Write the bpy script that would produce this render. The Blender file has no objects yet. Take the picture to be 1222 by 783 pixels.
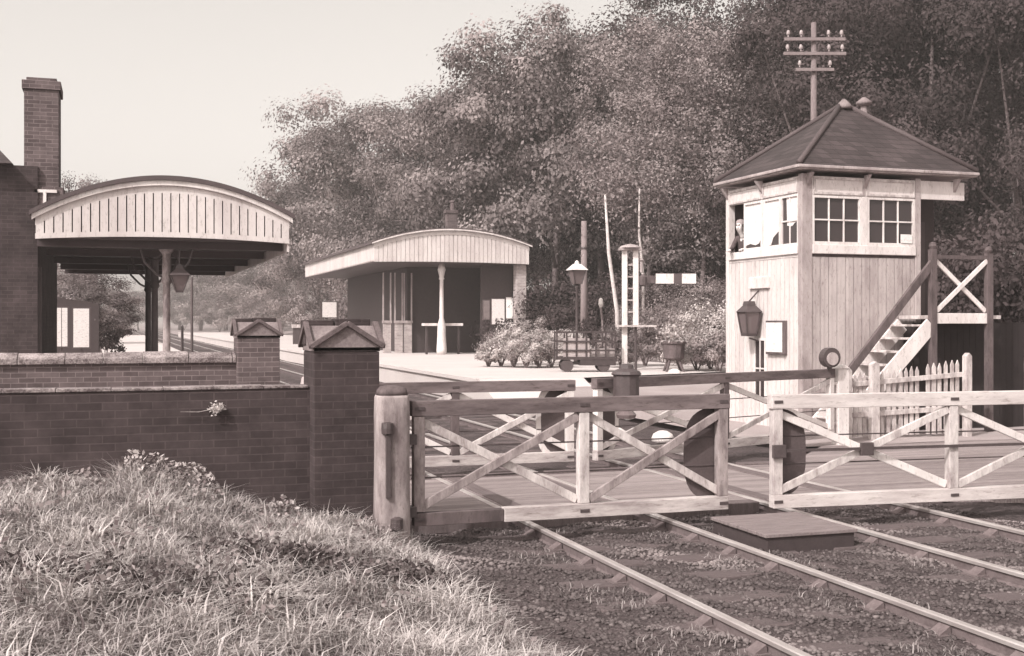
import bpy, math, random
import numpy as np
from mathutils import Vector, Matrix
random.seed(7)
R = math.radians
S = bpy.context.scene
COL = S.collection
H, TH, F = 2.08, R(18.7), 1400.0
SN, CS = math.sin(TH), math.cos(TH)

# ------------------------------------------------------------------ helpers
def x_on_y(px, Y):
    a = (px - 611) / F
    return Y * (SN + CS * a) / (CS - SN * a)
def depth(X, Y):
    return X * SN + Y * CS

def sep(v):
    xs = [0.0, 0.08, 0.25, 0.55, 0.9]
    g = float(np.interp(v, xs, [.74, .76, .83, .90, .955]))
    b = float(np.interp(v, xs, [.75, .77, .82, .875, .93]))
    l = .2126 + .7152 * g + .0722 * b
    return (v / l, v * g / l, v * b / l, 1)

MATW = {}
def tag(o, label=None, cat=None, group=None, kind=None):
    if label: o['label'] = label
    if cat: o['category'] = cat
    if group: o['group'] = group
    if kind: o['kind'] = kind
    return o
def thing(name, label, cat, loc=(0, 0, 0), rz=0.0, group=None):
    o = bpy.data.objects.new(name, None)
    o.empty_display_size = .2
    COL.objects.link(o)
    o.location = loc
    o.rotation_euler = (0, 0, rz)
    MATW[o.name] = Matrix.Translation(loc) @ Matrix.Rotation(rz, 4, 'Z')
    return tag(o, label, cat, group)
def copy_tree(o, parent=None):
    c = o.copy(); COL.objects.link(c); c.parent = parent
    for ch in list(o.children):
        copy_tree(ch, c)
    return c

class MB:
    def __init__(s): s.v = []; s.f = []; s.m = []; s.mi = 0
    def add(s, vs, fs):
        n = len(s.v); s.v += [tuple(p) for p in vs]
        for f in fs: s.f.append([i + n for i in f]); s.m.append(s.mi)
        return s
    def box(s, x0, x1, y0, y1, z0, z1):
        return s.add([(x0,y0,z0),(x1,y0,z0),(x1,y1,z0),(x0,y1,z0),(x0,y0,z1),(x1,y0,z1),(x1,y1,z1),(x0,y1,z1)],
              [(3,2,1,0),(4,5,6,7),(0,1,5,4),(1,2,6,5),(2,3,7,6),(3,0,4,7)])
    def bar(s, p, q, w, h, up=(0,0,1)):
        p, q = Vector(p), Vector(q); d = (q - p).normalized(); u = Vector(up)
        if abs(d.dot(u)) > .98: u = Vector((0, 1, 0))
        a = d.cross(u).normalized(); b = a.cross(d).normalized()
        a *= w / 2; b *= h / 2
        vs = [p-a-b, p+a-b, p+a+b, p-a+b, q-a-b, q+a-b, q+a+b, q-a+b]
        return s.add(vs, [(3,2,1,0),(4,5,6,7),(0,1,5,4),(1,2,6,5),(2,3,7,6),(3,0,4,7)])
    def tube(s, pts, rs, n=8, cap=True):
        pts = [Vector(p) for p in pts]
        if not hasattr(rs, '__len__'): rs = [rs] * len(pts)
        base = len(s.v); rings = []
        ref = Vector((0.13, 0.31, 0.94))
        for i, p in enumerate(pts):
            d = (pts[min(i+1, len(pts)-1)] - pts[max(i-1, 0)]).normalized()
            r0 = ref if abs(d.dot(ref)) < .97 else Vector((1, 0, 0))
            a = d.cross(r0).normalized(); b = d.cross(a).normalized()
            rings.append([p + (a*math.cos(2*math.pi*k/n) + b*math.sin(2*math.pi*k/n)) * rs[i] for k in range(n)])
        vs = [v for r in rings for v in r]
        fs = []
        for i in range(len(pts)-1):
            for k in range(n):
                k2 = (k+1) % n
                fs.append((i*n+k, i*n+k2, (i+1)*n+k2, (i+1)*n+k))
        if cap:
            fs.append(tuple(range(n))); fs.append(tuple(reversed([(len(pts)-1)*n+k for k in range(n)])))
        return s.add(vs, fs)
    def lathe(s, c, prof, n=14):
        vs = []; fs = []
        for (r, z) in prof:
            for k in range(n):
                t = 2*math.pi*k/n
                vs.append((c[0]+r*math.cos(t), c[1]+r*math.sin(t), c[2]+z))
        for i in range(len(prof)-1):
            for k in range(n):
                k2 = (k+1) % n
                fs.append((i*n+k, i*n+k2, (i+1)*n+k2, (i+1)*n+k))
        fs.append(tuple(reversed(range(n)))); fs.append(tuple((len(prof)-1)*n+k for k in range(n)))
        return s.add(vs, fs)
    def prism(s, poly, d0, d1, axis='y'):
        n = len(poly)
        def pt(a, b, d):
            return {'y': (a, d, b), 'x': (d, a, b), 'z': (a, b, d)}[axis]
        vs = [pt(a, b, d0) for a, b in poly] + [pt(a, b, d1) for a, b in poly]
        fs = [tuple(range(n)), tuple(reversed(range(n, 2*n)))]
        for i in range(n):
            j = (i+1) % n
            fs.append((i, i+n, j+n, j))
        return s.add(vs, fs)
    def build(s, name, mat, parent=None, smooth=False, bevel=0.0):
        me = bpy.data.meshes.new(name)
        vs = s.v
        if parent is not None:
            M = Matrix.Identity(4); o = parent
            M = world_of(parent).inverted()
            vs = [tuple(M @ Vector(p)) for p in s.v]
        me.from_pydata(vs, [], s.f)
        mats = mat if isinstance(mat, (list, tuple)) else [mat]
        for m in mats: me.materials.append(m)
        if len(mats) > 1: me.polygons.foreach_set('material_index', s.m)
        import bmesh
        bm = bmesh.new(); bm.from_mesh(me)
        bmesh.ops.recalc_face_normals(bm, faces=bm.faces)
        bm.to_mesh(me); bm.free()
        if smooth:
            me.polygons.foreach_set('use_smooth', [True]*len(me.polygons))
        o = bpy.data.objects.new(name, me); COL.objects.link(o)
        if parent is not None: o.parent = parent
        if bevel:
            b = o.modifiers.new('bevel', 'BEVEL'); b.width = bevel; b.segments = 2; b.limit_method = 'ANGLE'
        me.update()
        return o
def world_of(o):
    M = Matrix.Identity(4)
    while o is not None:
        M = Matrix.Translation(o.location) @ Matrix.Rotation(o.rotation_euler[2], 4, 'Z') @ M
        o = o.parent
    return M

# ------------------------------------------------------------------ materials
def base_mat(name, rough=.8, spec=.25):
    m = bpy.data.materials.new(name); m.use_nodes = True
    nt = m.node_tree; b = nt.nodes['Principled BSDF']
    b.inputs['Roughness'].default_value = rough
    b.inputs['Specular IOR Level'].default_value = spec
    return m, nt, b
def ramp(nt, vals, pos=None):
    r = nt.nodes.new('ShaderNodeValToRGB'); e = r.color_ramp.elements
    pos = pos or [i/(len(vals)-1) for i in range(len(vals))]
    while len(e) < len(vals): e.new(.5)
    for i, v in enumerate(vals):
        e[i].position = pos[i]; e[i].color = sep(v)
    return r
def coords(nt, sc=(1,1,1)):
    tc = nt.nodes.new('ShaderNodeTexCoord'); mp = nt.nodes.new('ShaderNodeMapping')
    mp.inputs['Scale'].default_value = sc
    nt.links.new(tc.outputs['Object'], mp.inputs[0])
    return mp.outputs[0]
def noise(nt, vec, scale, detail=6, rough=.6):
    n = nt.nodes.new('ShaderNodeTexNoise')
    n.inputs['Scale'].default_value = scale; n.inputs['Detail'].default_value = detail; n.inputs['Roughness'].default_value = rough
    nt.links.new(vec, n.inputs['Vector']); return n
def bump(nt, b, h, strength=.4, dist=.02):
    bp = nt.nodes.new('ShaderNodeBump'); bp.inputs['Strength'].default_value = strength; bp.inputs['Distance'].default_value = dist
    nt.links.new(h, bp.inputs['Height']); nt.links.new(bp.outputs[0], b.inputs['Normal'])
def mixf(nt, a, b, mode='MULTIPLY', fac=1.0):
    x = nt.nodes.new('ShaderNodeMixRGB'); x.blend_type = mode; x.inputs[0].default_value = fac
    nt.links.new(a, x.inputs[1]); nt.links.new(b, x.inputs[2]); return x.outputs[0]
def mottled(name, lo, hi, scale=4, rough=.8, sc=(1,1,1), bs=.3, spec=.25, pos=(.3, .7), bdist=.01, fine=40):
    m, nt, b = base_mat(name, rough, spec)
    v = coords(nt, sc); n = noise(nt, v, scale); r = ramp(nt, [lo, hi], pos)
    n2 = noise(nt, v, fine, 4)
    mx = nt.nodes.new('ShaderNodeMath'); mx.operation = 'MULTIPLY_ADD'; mx.inputs[1].default_value = .5
    ad = nt.nodes.new('ShaderNodeMath'); ad.operation = 'MULTIPLY'; ad.inputs[1].default_value = .5
    nt.links.new(n2.outputs[0], ad.inputs[0]); nt.links.new(n.outputs[0], mx.inputs[0]); nt.links.new(ad.outputs[0], mx.inputs[2])
    nt.links.new(mx.outputs[0], r.inputs[0])
    nt.links.new(r.outputs[0], b.inputs['Base Color'])
    if bs: bump(nt, b, n2.outputs[0], bs, bdist)
    return m
def brick_mat(name, v1, v2, vm, stain=.5):
    m, nt, b = base_mat(name, .9, .15)
    tc = nt.nodes.new('ShaderNodeTexCoord'); sx = nt.nodes.new('ShaderNodeSeparateXYZ'); cx = nt.nodes.new('ShaderNodeCombineXYZ')
    nt.links.new(tc.outputs['Object'], sx.inputs[0])
    a = nt.nodes.new('ShaderNodeMath'); a.operation = 'ADD'
    nt.links.new(sx.outputs[0], a.inputs[0]); nt.links.new(sx.outputs[1], a.inputs[1])
    nt.links.new(a.outputs[0], cx.inputs[0]); nt.links.new(sx.outputs[2], cx.inputs[1])
    br = nt.nodes.new('ShaderNodeTexBrick')
    br.inputs['Color1'].default_value = sep(v1); br.inputs['Color2'].default_value = sep(v2); br.inputs['Mortar'].default_value = sep(vm)
    br.inputs['Scale'].default_value = 1; br.inputs['Brick Width'].default_value = .23; br.inputs['Row Height'].default_value = .078
    br.inputs['Mortar Size'].default_value = .006; br.inputs['Bias'].default_value = -.1
    br.offset = .5
    wv = noise(nt, cx.outputs[0], 3.0, 3)
    va = nt.nodes.new('ShaderNodeVectorMath'); va.operation = 'SCALE'; va.inputs['Scale'].default_value = .015
    nt.links.new(wv.outputs['Color'], va.inputs[0])
    vb = nt.nodes.new('ShaderNodeVectorMath'); nt.links.new(cx.outputs[0], vb.inputs[0]); nt.links.new(va.outputs[0], vb.inputs[1])
    nt.links.new(vb.outputs[0], br.inputs['Vector'])
    n = noise(nt, tc.outputs['Object'], 2.2, 8, .7); r = nt.nodes.new('ShaderNodeValToRGB')
    r.color_ramp.elements[0].position = .3; r.color_ramp.elements[0].color = (1-stain, 1-stain, 1-stain, 1)
    r.color_ramp.elements[1].position = .72; r.color_ramp.elements[1].color = (1.2, 1.2, 1.2, 1)
    nt.links.new(n.outputs[0], r.inputs[0])
    nt.links.new(mixf(nt, br.outputs[0], r.outputs[0]), b.inputs['Base Color'])
    inv = nt.nodes.new('ShaderNodeMath'); inv.operation = 'SUBTRACT'; inv.inputs[0].default_value = 1
    nt.links.new(br.outputs['Fac'], inv.inputs[1]); bump(nt, b, inv.outputs[0], .5, .01)
    return m
def paint(name, v, dirt, scale=3.0, rough=.55, sc=(1,1,.35), p=(.36,.6)):
    """old oil paint: clean base, streaky dirt, chips"""
    m, nt, b = base_mat(name, rough, .3)
    vec = coords(nt, sc)
    n = noise(nt, vec, scale, 8, .7); r = ramp(nt, [dirt, v], list(p))
    nt.links.new(n.outputs[0], r.inputs[0])
    n2 = noise(nt, vec, 26, 5, .75); r2 = nt.nodes.new('ShaderNodeValToRGB')
    r2.color_ramp.elements[0].position = .3; r2.color_ramp.elements[0].color = (.55, .52, .5, 1)
    r2.color_ramp.elements[1].position = .45; r2.color_ramp.elements[1].color = (1, 1, 1, 1)
    nt.links.new(n2.outputs[0], r2.inputs[0])
    nt.links.new(mixf(nt, r.outputs[0], r2.outputs[0]), b.inputs['Base Color'])
    bump(nt, b, n2.outputs[0], .25, .004)
    return m
def tone_mat(name, lo, hi, trans=.25, rough=.6, spec=.25):
    m, nt, b = base_mat(name, rough, spec)
    at = nt.nodes.new('ShaderNodeAttribute'); at.attribute_name = 'tone'
    r = ramp(nt, [lo, hi]); nt.links.new(at.outputs['Fac'], r.inputs[0])
    nt.links.new(r.outputs[0], b.inputs['Base Color'])
    if trans:
        t = nt.nodes.new('ShaderNodeBsdfTranslucent'); nt.links.new(r.outputs[0], t.inputs[0])
        mx = nt.nodes.new('ShaderNodeMixShader'); mx.inputs[0].default_value = trans
        nt.links.new(b.outputs[0], mx.inputs[1]); nt.links.new(t.outputs[0], mx.inputs[2])
        nt.links.new(mx.outputs[0], nt.nodes['Material Output'].inputs[0])
    return m

M = {}
M['white'] = paint('white_paint', .64, .44)
M['white_clean'] = paint('white_paint_clean', .66, .50, 2.0)
M['white_worn'] = paint('white_paint_worn', .56, .24, 5.0, .75)
M['grey_wood'] = paint('weathered_wood', .30, .11, 6.0, .85)
M['dark_wood'] = paint('dark_weathered_wood', .10, .05, 6.0, .85)
M['cream'] = paint('cream_boards', .42, .27, 2.5, .6, (1, 1, .3))  # south face: grey staining, plus its weaker light painted into the colour
M['cream_lit'] = paint('cream_boards_front', .57, .45, 2.5, .6, (1, 1, .3))  # same boards made lighter, the sun on the west face painted in
M['stone_paint'] = paint('stone_paint', .36, .22, 3.0, .6)
M['canopy'] = paint('canopy_boards', .58, .44, 1.5, .6)
M['brick'] = brick_mat('sooty_brick', .042, .056, .066, .5)  # very dark brick and mortar with random blotches
M['brick_mid'] = brick_mat('weathered_brick', .075, .12, .17, .4)
M['brick_pale'] = brick_mat('pale_brick', .30, .42, .5, .3)
M['coping'] = mottled('lichened_coping', .07, .36, 3.5, .9, bs=.5, pos=(.42, .66))
M['coping_dark'] = mottled('dark_coping', .055, .13, 5, .9, bs=.5)
M['cement'] = mottled('cement_panel', .08, .24, 4, .9, bs=.3)
M['slate'] = None
M['lead'] = mottled('dark_lead', .05, .085, 3, .7)
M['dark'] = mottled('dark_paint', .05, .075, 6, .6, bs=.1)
M['darker'] = mottled('tarred_boards', .035, .055, 8, .8, bs=.2)
M['iron'] = mottled('black_iron', .04, .07, 9, .5, bs=.2, spec=.4)
M['disc'] = mottled('dark_red_target', .055, .085, 5, .65, bs=.1)
M['interior'] = mottled('interior_boards', .07, .1, 3, .9)
M['road'] = mottled('dusty_road', .07, .30, 1.0, .95, (.22, 4.5, 1), .5, .1, (.32, .62), .02, 30)
M['ballast'] = mottled('cinder_ballast', .03, .11, 1.6, .95, bs=1.0, pos=(.36, .68), bdist=.05, fine=24)
M['soil'] = mottled('rough_ground', .12, .30, .9, .95, bs=.8, bdist=.04, fine=16)
M['gravel'] = mottled('pale_gravel', .20, .36, .7, .95, bs=.4, bdist=.02, fine=30)
M['platform'] = mottled('platform_surface', .42, .55, .5, .9, bs=.2, fine=20)
M['timber'] = mottled('crossing_timber', .06, .17, 3, .9, (8, .8, 1), .5)
M['board'] = mottled('plank_cover', .10, .24, 3, .9, (1, 9, 1), .5)
M['sleeper'] = mottled('sleeper_wood', .05, .14, 3, .95, (.6, 8, 2), .6)
M['paper'] = mottled('paper_notice', .42, .68, 9, .7, (1, 1, 3), bs=0, pos=(.38, .5))
M['stone'] = tone_mat('ballast_stone', .03, .30, 0, .9)
M['leaf'] = tone_mat('broad_leaves', .045, .33, .3, .75, .1)
M['leaf_birch'] = tone_mat('birch_leaves', .09, .34, .3, .75, .1)
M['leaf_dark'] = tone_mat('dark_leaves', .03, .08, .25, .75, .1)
M['flower'] = tone_mat('pale_flower_heads', .14, .55, .2, .7, .1)
M['grass'] = tone_mat('dry_grass', .10, .60, .25, .6)
M['bark'] = mottled('bark', .09, .2, 5, .95, (1, 1, .2), .8, bdist=.03)
M['birch_bark'] = mottled('birch_bark', .3, .62, 4, .8, (1, 1, 1.5), .3)
M['post_wood'] = paint('post_wood', .34, .12, 3.0, .8)
M['poster'] = mottled('pale_poster', .8, .86, 3, .7, bs=0)
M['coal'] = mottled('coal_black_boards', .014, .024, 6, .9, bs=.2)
M['pole'] = mottled('pole_wood', .12, .22, 4, .9, (1, 1, .2), .3)
M['porcelain'] = mottled('porcelain', .22, .34, 3, .5, bs=0, spec=.3)
M['skin'] = mottled('skin', .5, .6, 3, .6, bs=0)
M['cloth'] = mottled('dark_cloth', .06, .09, 30, .9, bs=.2)
M['shirt'] = mottled('pale_shirt', .55, .65, 10, .9, bs=.1)
M['hair'] = mottled('grey_hair', .18, .3, 40, .8)
def rail_mat():
    m, nt, b = base_mat('polished_rail', .38, .5)
    b.inputs['Metallic'].default_value = .6
    v = coords(nt, (1, .3, 1)); n = noise(nt, v, 6); r = ramp(nt, [.42, .68], [.3, .7])
    nt.links.new(n.outputs[0], r.inputs[0]); nt.links.new(r.outputs[0], b.inputs['Base Color'])
    return m
M['rail'] = rail_mat()
M['rail_web'] = mottled('rusty_rail_side', .07, .15, 9, .85)
def glass_mat(name, v=.02):
    m, nt, b = base_mat(name, .06, .5); b.inputs['Base Color'].default_value = sep(v); return m
M['glass'] = glass_mat('dark_window_glass', .035)
M['lamp_glass'] = glass_mat('lamp_glass', .12)
def slate_mat():
    m, nt, b = base_mat('slate_roof', .75, .3)
    tc = nt.nodes.new('ShaderNodeTexCoord'); sx = nt.nodes.new('ShaderNodeSeparateXYZ'); cx = nt.nodes.new('ShaderNodeCombineXYZ')
    nt.links.new(tc.outputs['Object'], sx.inputs[0])
    a = nt.nodes.new('ShaderNodeMath'); a.operation = 'ADD'
    nt.links.new(sx.outputs[0], a.inputs[0]); nt.links.new(sx.outputs[1], a.inputs[1])
    nt.links.new(a.outputs[0], cx.inputs[0]); nt.links.new(sx.outputs[2], cx.inputs[1])
    br = nt.nodes.new('ShaderNodeTexBrick')
    br.inputs['Color1'].default_value = sep(.030); br.inputs['Color2'].default_value = sep(.050); br.inputs['Mortar'].default_value = sep(.02)
    br.inputs['Scale'].default_value = 1; br.inputs['Brick Width'].default_value = .25; br.inputs['Row Height'].default_value = .11; br.inputs['Mortar Size'].default_value = .006
    nt.links.new(cx.outputs[0], br.inputs['Vector'])
    n = noise(nt, tc.outputs['Object'], 1.3, 6); r = nt.nodes.new('ShaderNodeValToRGB')
    r.color_ramp.elements[0].position = .3; r.color_ramp.elements[0].color = (.75, .75, .75, 1)
    r.color_ramp.elements[1].position = .7; r.color_ramp.elements[1].color = (1.3, 1.3, 1.3, 1)
    nt.links.new(n.outputs[0], r.inputs[0])
    nt.links.new(mixf(nt, br.outputs[0], r.outputs[0]), b.inputs['Base Color'])
    inv = nt.nodes.new('ShaderNodeMath'); inv.operation = 'SUBTRACT'; inv.inputs[0].default_value = 1
    nt.links.new(br.outputs['Fac'], inv.inputs[1]); bump(nt, b, inv.outputs[0], .5, .015)
    return m
M['slate'] = slate_mat()

# ------------------------------------------------------------------ quad clouds (leaves, grass, stones)
def quads_obj(name, V, Fq, tone, mat, parent=None):
    me = bpy.data.meshes.new(name)
    n = len(V); k = Fq.shape[1]; nf = len(Fq)
    me.vertices.add(n); me.vertices.foreach_set('co', V.astype(np.float32).ravel())
    me.loops.add(nf * k); me.loops.foreach_set('vertex_index', Fq.astype(np.int32).ravel())
    me.polygons.add(nf)
    me.polygons.foreach_set('loop_start', np.arange(0, nf*k, k, dtype=np.int32))
    me.polygons.foreach_set('loop_total', np.full(nf, k, dtype=np.int32))
    at = me.attributes.new('tone', 'FLOAT', 'FACE'); at.data.foreach_set('value', tone.astype(np.float32))
    me.materials.append(mat); me.update(calc_edges=True)
    o = bpy.data.objects.new(name, me); COL.objects.link(o)
    if parent is not None: o.parent = parent
    return o
def leaf_cloud(rng, P, size, up=.5, aspect=.6, out=None):
    n = len(P)
    nrm = rng.normal(size=(n, 3)); nrm[:, 2] += up * 2
    if out is not None: nrm = rng.normal(size=(n, 3))*.42 + out
    nrm /= np.linalg.norm(nrm, axis=1)[:, None]
    t = rng.normal(size=(n, 3)); t -= (t * nrm).sum(1)[:, None] * nrm
    t /= np.linalg.norm(t, axis=1)[:, None]
    b = np.cross(nrm, t)
    s = size * rng.uniform(.6, 1.35, n)[:, None]
    t = t * s * .5; b = b * s * .5 * aspect
    V = np.stack([P - t, P + b*1.0, P + t, P - b*1.0], 1).reshape(-1, 3)
    Fq = np.arange(4*n).reshape(-1, 4)
    return V, Fq
def crown_points(rng, rx, rz, ncl, per, cr, low=-.75, hang=0.0):
    """leaf clumps spread over an uneven ellipsoid; returns points + tones"""
    u = rng.normal(size=(ncl*3, 3)); u /= np.linalg.norm(u, axis=1)[:, None]
    u = u[u[:, 2] > low][:ncl]
    ph = rng.uniform(0, 6.28, 6)
    lump = 1 + .16*np.sin(3*np.arctan2(u[:, 1], u[:, 0]) + ph[0]) * np.cos(2*u[:, 2] + ph[1]) + .10*np.sin(5*u[:, 2]*2 + ph[2]) + rng.normal(0, .07, len(u))
    rad = lump * (rng.uniform(.25, 1, len(u)) ** .45)
    C = u * rad[:, None] * np.array([rx, rx, rz])
    tone_c = np.clip(rng.normal(.45, .24, len(u)), .0, 1)
    csz = cr * rng.uniform(.6, 1.4, len(u))
    P = np.repeat(C, per, 0)
    off = rng.normal(size=P.shape); off /= np.linalg.norm(off, axis=1)[:, None]
    off *= (rng.random(len(P))**.55 * np.minimum(1 + .14*rng.normal(size=len(P)), 1.12))[:, None] * np.repeat(csz, per)[:, None] * np.array([1.12, 1.12, .72])
    o_ = off / np.linalg.norm(off, axis=1)[:, None]; o_ = o_*1.3 + np.repeat(u, per, 0)*.5; o_[:, 2] += .4
    if hang: off[:, 2] -= hang * rng.exponential(1, len(P))
    tone = np.clip(np.repeat(tone_c, per) + rng.normal(0, .13, len(P)), 0, 1)
    return P + off, tone, C, o_
def make_tree(name, label, seed, hgt, rx, mat, bark, ncl=110, per=130, cr=1.15, leaf=.26, low=-.75, base=.16, hang=0.0, trunk_r=.28, lean=0.0, cat='tree', group=None):
    rng = np.random.default_rng(seed)
    root = thing(name, label, cat, group=group)
    rz = hgt * (1 - base) / 2; zc = hgt - rz
    P, tone, C, od = crown_points(rng, rx, rz, ncl, per, cr, low, hang)
    P[:, 2] += zc; P[:, 0] += lean * P[:, 2] / hgt
    P[:, 2] = np.maximum(P[:, 2], .15)
    V, Fq = leaf_cloud(rng, P, leaf, out=od)
    t = MB()
    N = 7
    pts = [(lean*(i/N)*.8 + .12*math.sin(i*1.7+seed), .12*math.cos(i*1.3+seed), hgt*.86*i/N - .2) for i in range(N+1)]
    t.tube(pts, [trunk_r*(1.25 if i == 0 else 1)*(1-.85*i/N) for i in range(N+1)], 8)
    for j in range(9):
        k = rng.integers(2, N); c = C[rng.integers(0, len(C))]
        p0 = Vector(pts[k]); p1 = Vector((c[0]*.85 + lean*.6, c[1]*.85, max(c[2] + zc, p0.z + .4)))
        mid = (p0 + p1)/2 + Vector((0, 0, -.25 + .5*rng.random()))
        r0 = trunk_r*(1-.85*k/N)*.6
        t.tube([p0, mid, p1], [r0, r0*.6, .02], 5)
    t.build('trunk', bark, root, smooth=True)
    quads_obj('crown', V, Fq, tone, mat, root)
    return root

# ------------------------------------------------------------------ setting
def terrain_z(X, Y):
    z = np.full_like(X, -.22)
    left = np.clip((2.75 - X) / 3.4, 0, 1); left = left*left*(3-2*left)
    fade = np.clip((13.2 - Y) / 1.4, 0, 1)
    front = .18 + .47*left
    near = np.clip((9.5 - Y)/4, 0, 1)
    zz = (np.clip((2.9-X)/.6, 0, 1)*.24 - .22) * fade + (-.12) * (1 - fade)
    z = np.where(X < 2.9, zz + left*.52*fade*(1-.15*near), z)
    rx = np.clip((X - 11.0) / .8, 0, 1)
    rise = np.clip((Y - 25) / 8, 0, 1) * .40
    z = np.where(X > 10.9, -.22 + rx*(.17 + rise), z)
    wood = np.clip((X - 19) / 40, 0, 1)
    z = z + wood * 4.0
    return z
def grid_obj(name, xs, ys, zf, mat):
    Xg, Yg = np.meshgrid(xs, ys); Z = zf(Xg, Yg)
    V = np.stack([Xg, Yg, Z], -1).reshape(-1, 3); nx, ny = len(xs), len(ys)
    i = np.arange(nx*ny).reshape(ny, nx)
    Fq = np.stack([i[:-1, :-1], i[:-1, 1:], i[1:, 1:], i[1:, :-1]], -1).reshape(-1, 4)
    o = quads_obj(name, V, Fq, np.zeros(len(Fq)), mat)
    o.data.polygons.foreach_set('use_smooth', np.ones(len(Fq), dtype=bool))
    return o
rngG = np.random.default_rng(3)
def bank_noise(X, Y):
    return .05*np.sin(X*2.1+1)*np.cos(Y*1.7) + .035*np.sin(X*4.7+Y*3.1) + .02*np.sin(X*9-Y*7)
def tz(X, Y):
    z = terrain_z(X, Y)
    return z + bank_noise(X, Y) * np.clip((2.7-X)/1.0, 0, 1) * np.clip((12.0-Y)/1, 0, 1)
xs = np.concatenate([[-900, -300, -120, -60, -30, -16], np.arange(-10, 12, .22), np.arange(12, 60, 2.0), [80, 140, 300, 900]])
ys = np.concatenate([[-300, -80, -30, -10], np.arange(-2, 19, .22), np.arange(19, 60, 1.0), [70, 90, 120, 170, 260, 500, 1500]])
tag(grid_obj('ground', xs, ys, tz, M['soil']), kind='structure')
# track bed of cinders
def bed(X, Y): return -.12 + .018*np.sin(X*5.1+Y*2.2)*np.sin(Y*3.3) + .012*np.sin(X*11+Y*9) - .10*np.clip((2.95-X)/.3, 0, 1) - .10*np.clip((X-10.9)/.3, 0, 1)
tag(grid_obj('track_bed', np.linspace(2.7, 11.3, 72), np.concatenate([np.arange(-3, 20, .15), np.arange(20, 300, 4)]), bed, M['ballast']), kind='structure')
# road over the crossing
mb = MB()
def road_sheet(poly, z): mb.prism(poly, z-.10, z, 'z')
road_sheet([(-60, 12.35), (2.2, 12.35), (2.9, 12.2), (9.4, 12.0), (10.6, 11.4), (60, 11.0), (60, 17.1), (11.3, 17.1), (9.6, 15.3), (2.9, 15.2), (2.2, 18.8), (-60, 18.8)], -.012)
tag(mb.build('road', M['road']), kind='structure')
# far yard of pale gravel
def ramp_z(Y): return -.03 + .55*np.clip((Y-24)/9.0, 0, 1)
tag(grid_obj('yard', np.linspace(10.9, 26, 12), np.concatenate([np.linspace(17.3, 24, 6), np.linspace(24.5, 40, 32)]), lambda X, Y: ramp_z(Y) + .012*np.sin(X*1.7)*np.sin(Y*1.3) - .004, M['gravel']), kind='structure')
# platforms
mb = MB()
ZP = .54
mb.add([(9.35,28.6,-.3),(9.35,30.4,-.3),(9.35,190,-.3),(9.35,28.6,-.10),(9.35,30.4,ZP),(9.35,190,ZP),
        (12.4,28.6,-.3),(12.4,30.4,-.3),(20,190,-.3),(12.4,28.6,-.10),(12.4,30.4,ZP),(20,190,ZP)],
       [(0,1,4,3),(1,2,5,4),(3,4,10,9),(4,5,11,10),(0,3,9,6),(6,9,10,7),(7,10,11,8)])
mb.add([(12.4,30.5,ZP-.004),(20,33.5,ZP-.004),(20,190,ZP-.004)], [(0,1,2)]); mb.box(9.28, 9.75, 30.45, 190, ZP-.09, ZP+.012)
far_platform = mb.build('platform', M['platform']); tag(far_platform, kind='structure')
mb = MB(); mb.box(-12, 3.28, 22.5, 150, -.3, ZP); mb.box(2.85, 3.35, 22.5, 150, ZP-.09, ZP+.012)
tag(mb.build('platform', M['platform']), kind='structure')

# flangeway timbers beside the rails across the road
GA = [4.10, 5.535 + .03, 7.15, 8.60]
for i, x in enumerate(GA):
    side = 1 if i % 2 == 0 else -1
    m_ = MB(); m_.box(x + side*.10 - .07*0, x + side*.10 + side*.20, 12.15, 15.15, -.1, .002)
    tag(m_.build('crossing_timber', M['timber'], bevel=.01), ['dark timber baulk on the road beside the leftmost rail', 'dark timber baulk on the road inside the second rail from the left',
        'dark timber baulk on the road inside the third rail from the left', 'dark timber baulk on the road inside the rightmost rail'][i], 'crossing timber', 'timber baulks across the road')
for nm, y, lab in (('a', 12.02, 'long dark timber edging the crossing road on its near side'), ('b', 15.28, 'long dark timber edging the crossing road on its far side')):
    m_ = MB()
    segs = [(2.75, 4.0), (4.2, 5.46), (5.67, 7.05), (7.25, 8.5), (8.7, 9.6)]
    for a, b_ in segs: m_.box(a, b_, y-.11, y+.11, -.14, .012)
    tag(m_.build('edging_timber', M['timber'], bevel=.01), lab, 'edging timber')

# rails, chairs, sleepers
rail_labels = ['leftmost bright steel rail running under the left gate', 'second steel rail from the left, right rail of the near track',
               'third steel rail from the left, passing the plank cover', 'rightmost steel rail passing under the right gate']
for i, x in enumerate(GA):
    root = thing('rail', rail_labels[i], 'rail', (x, 8, 0), group='rails of the two tracks')
    m_ = MB(); m_.prism([(x-.032, -.035), (x+.032, -.035), (x+.034, -.008), (x+.026, 0), (x-.026, 0), (x-.034, -.008)], -6, 280)
    m_.build('rail_head', M['rail'], root)
    m_ = MB(); m_.prism([(x-.012, -.036), (x-.012, -.11), (x-.032, -.13), (x+.032, -.13), (x+.012, -.11), (x+.012, -.036)], -6, 280)
    m_.build('rail_web', M['rail_web'], root)
    proto = None
    for k in range(8):
        y = 6.1 + .75*k
        if proto is None:
            c = MB(); c.box(x-.16, x+.16, y-.09, y+.09, -.13, -.10); c.prism([(x-.12, -.10), (x-.02, -.10), (x-.03, -.045)], y-.06, y+.06); c.prism([(x+.12, -.10), (x+.02, -.10), (x+.03, -.045)], y-.06, y+.06)
            proto = c.build('rail_chair', M['rail_web'], root); first_y = y
        else:
            c = proto.copy(); COL.objects.link(c); c.parent = root; c.location = (0, y-first_y, 0)
m_ = MB(); m_.box(-1.3, 1.3, -.125, .125, -.125, 0)
sl = None
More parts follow.
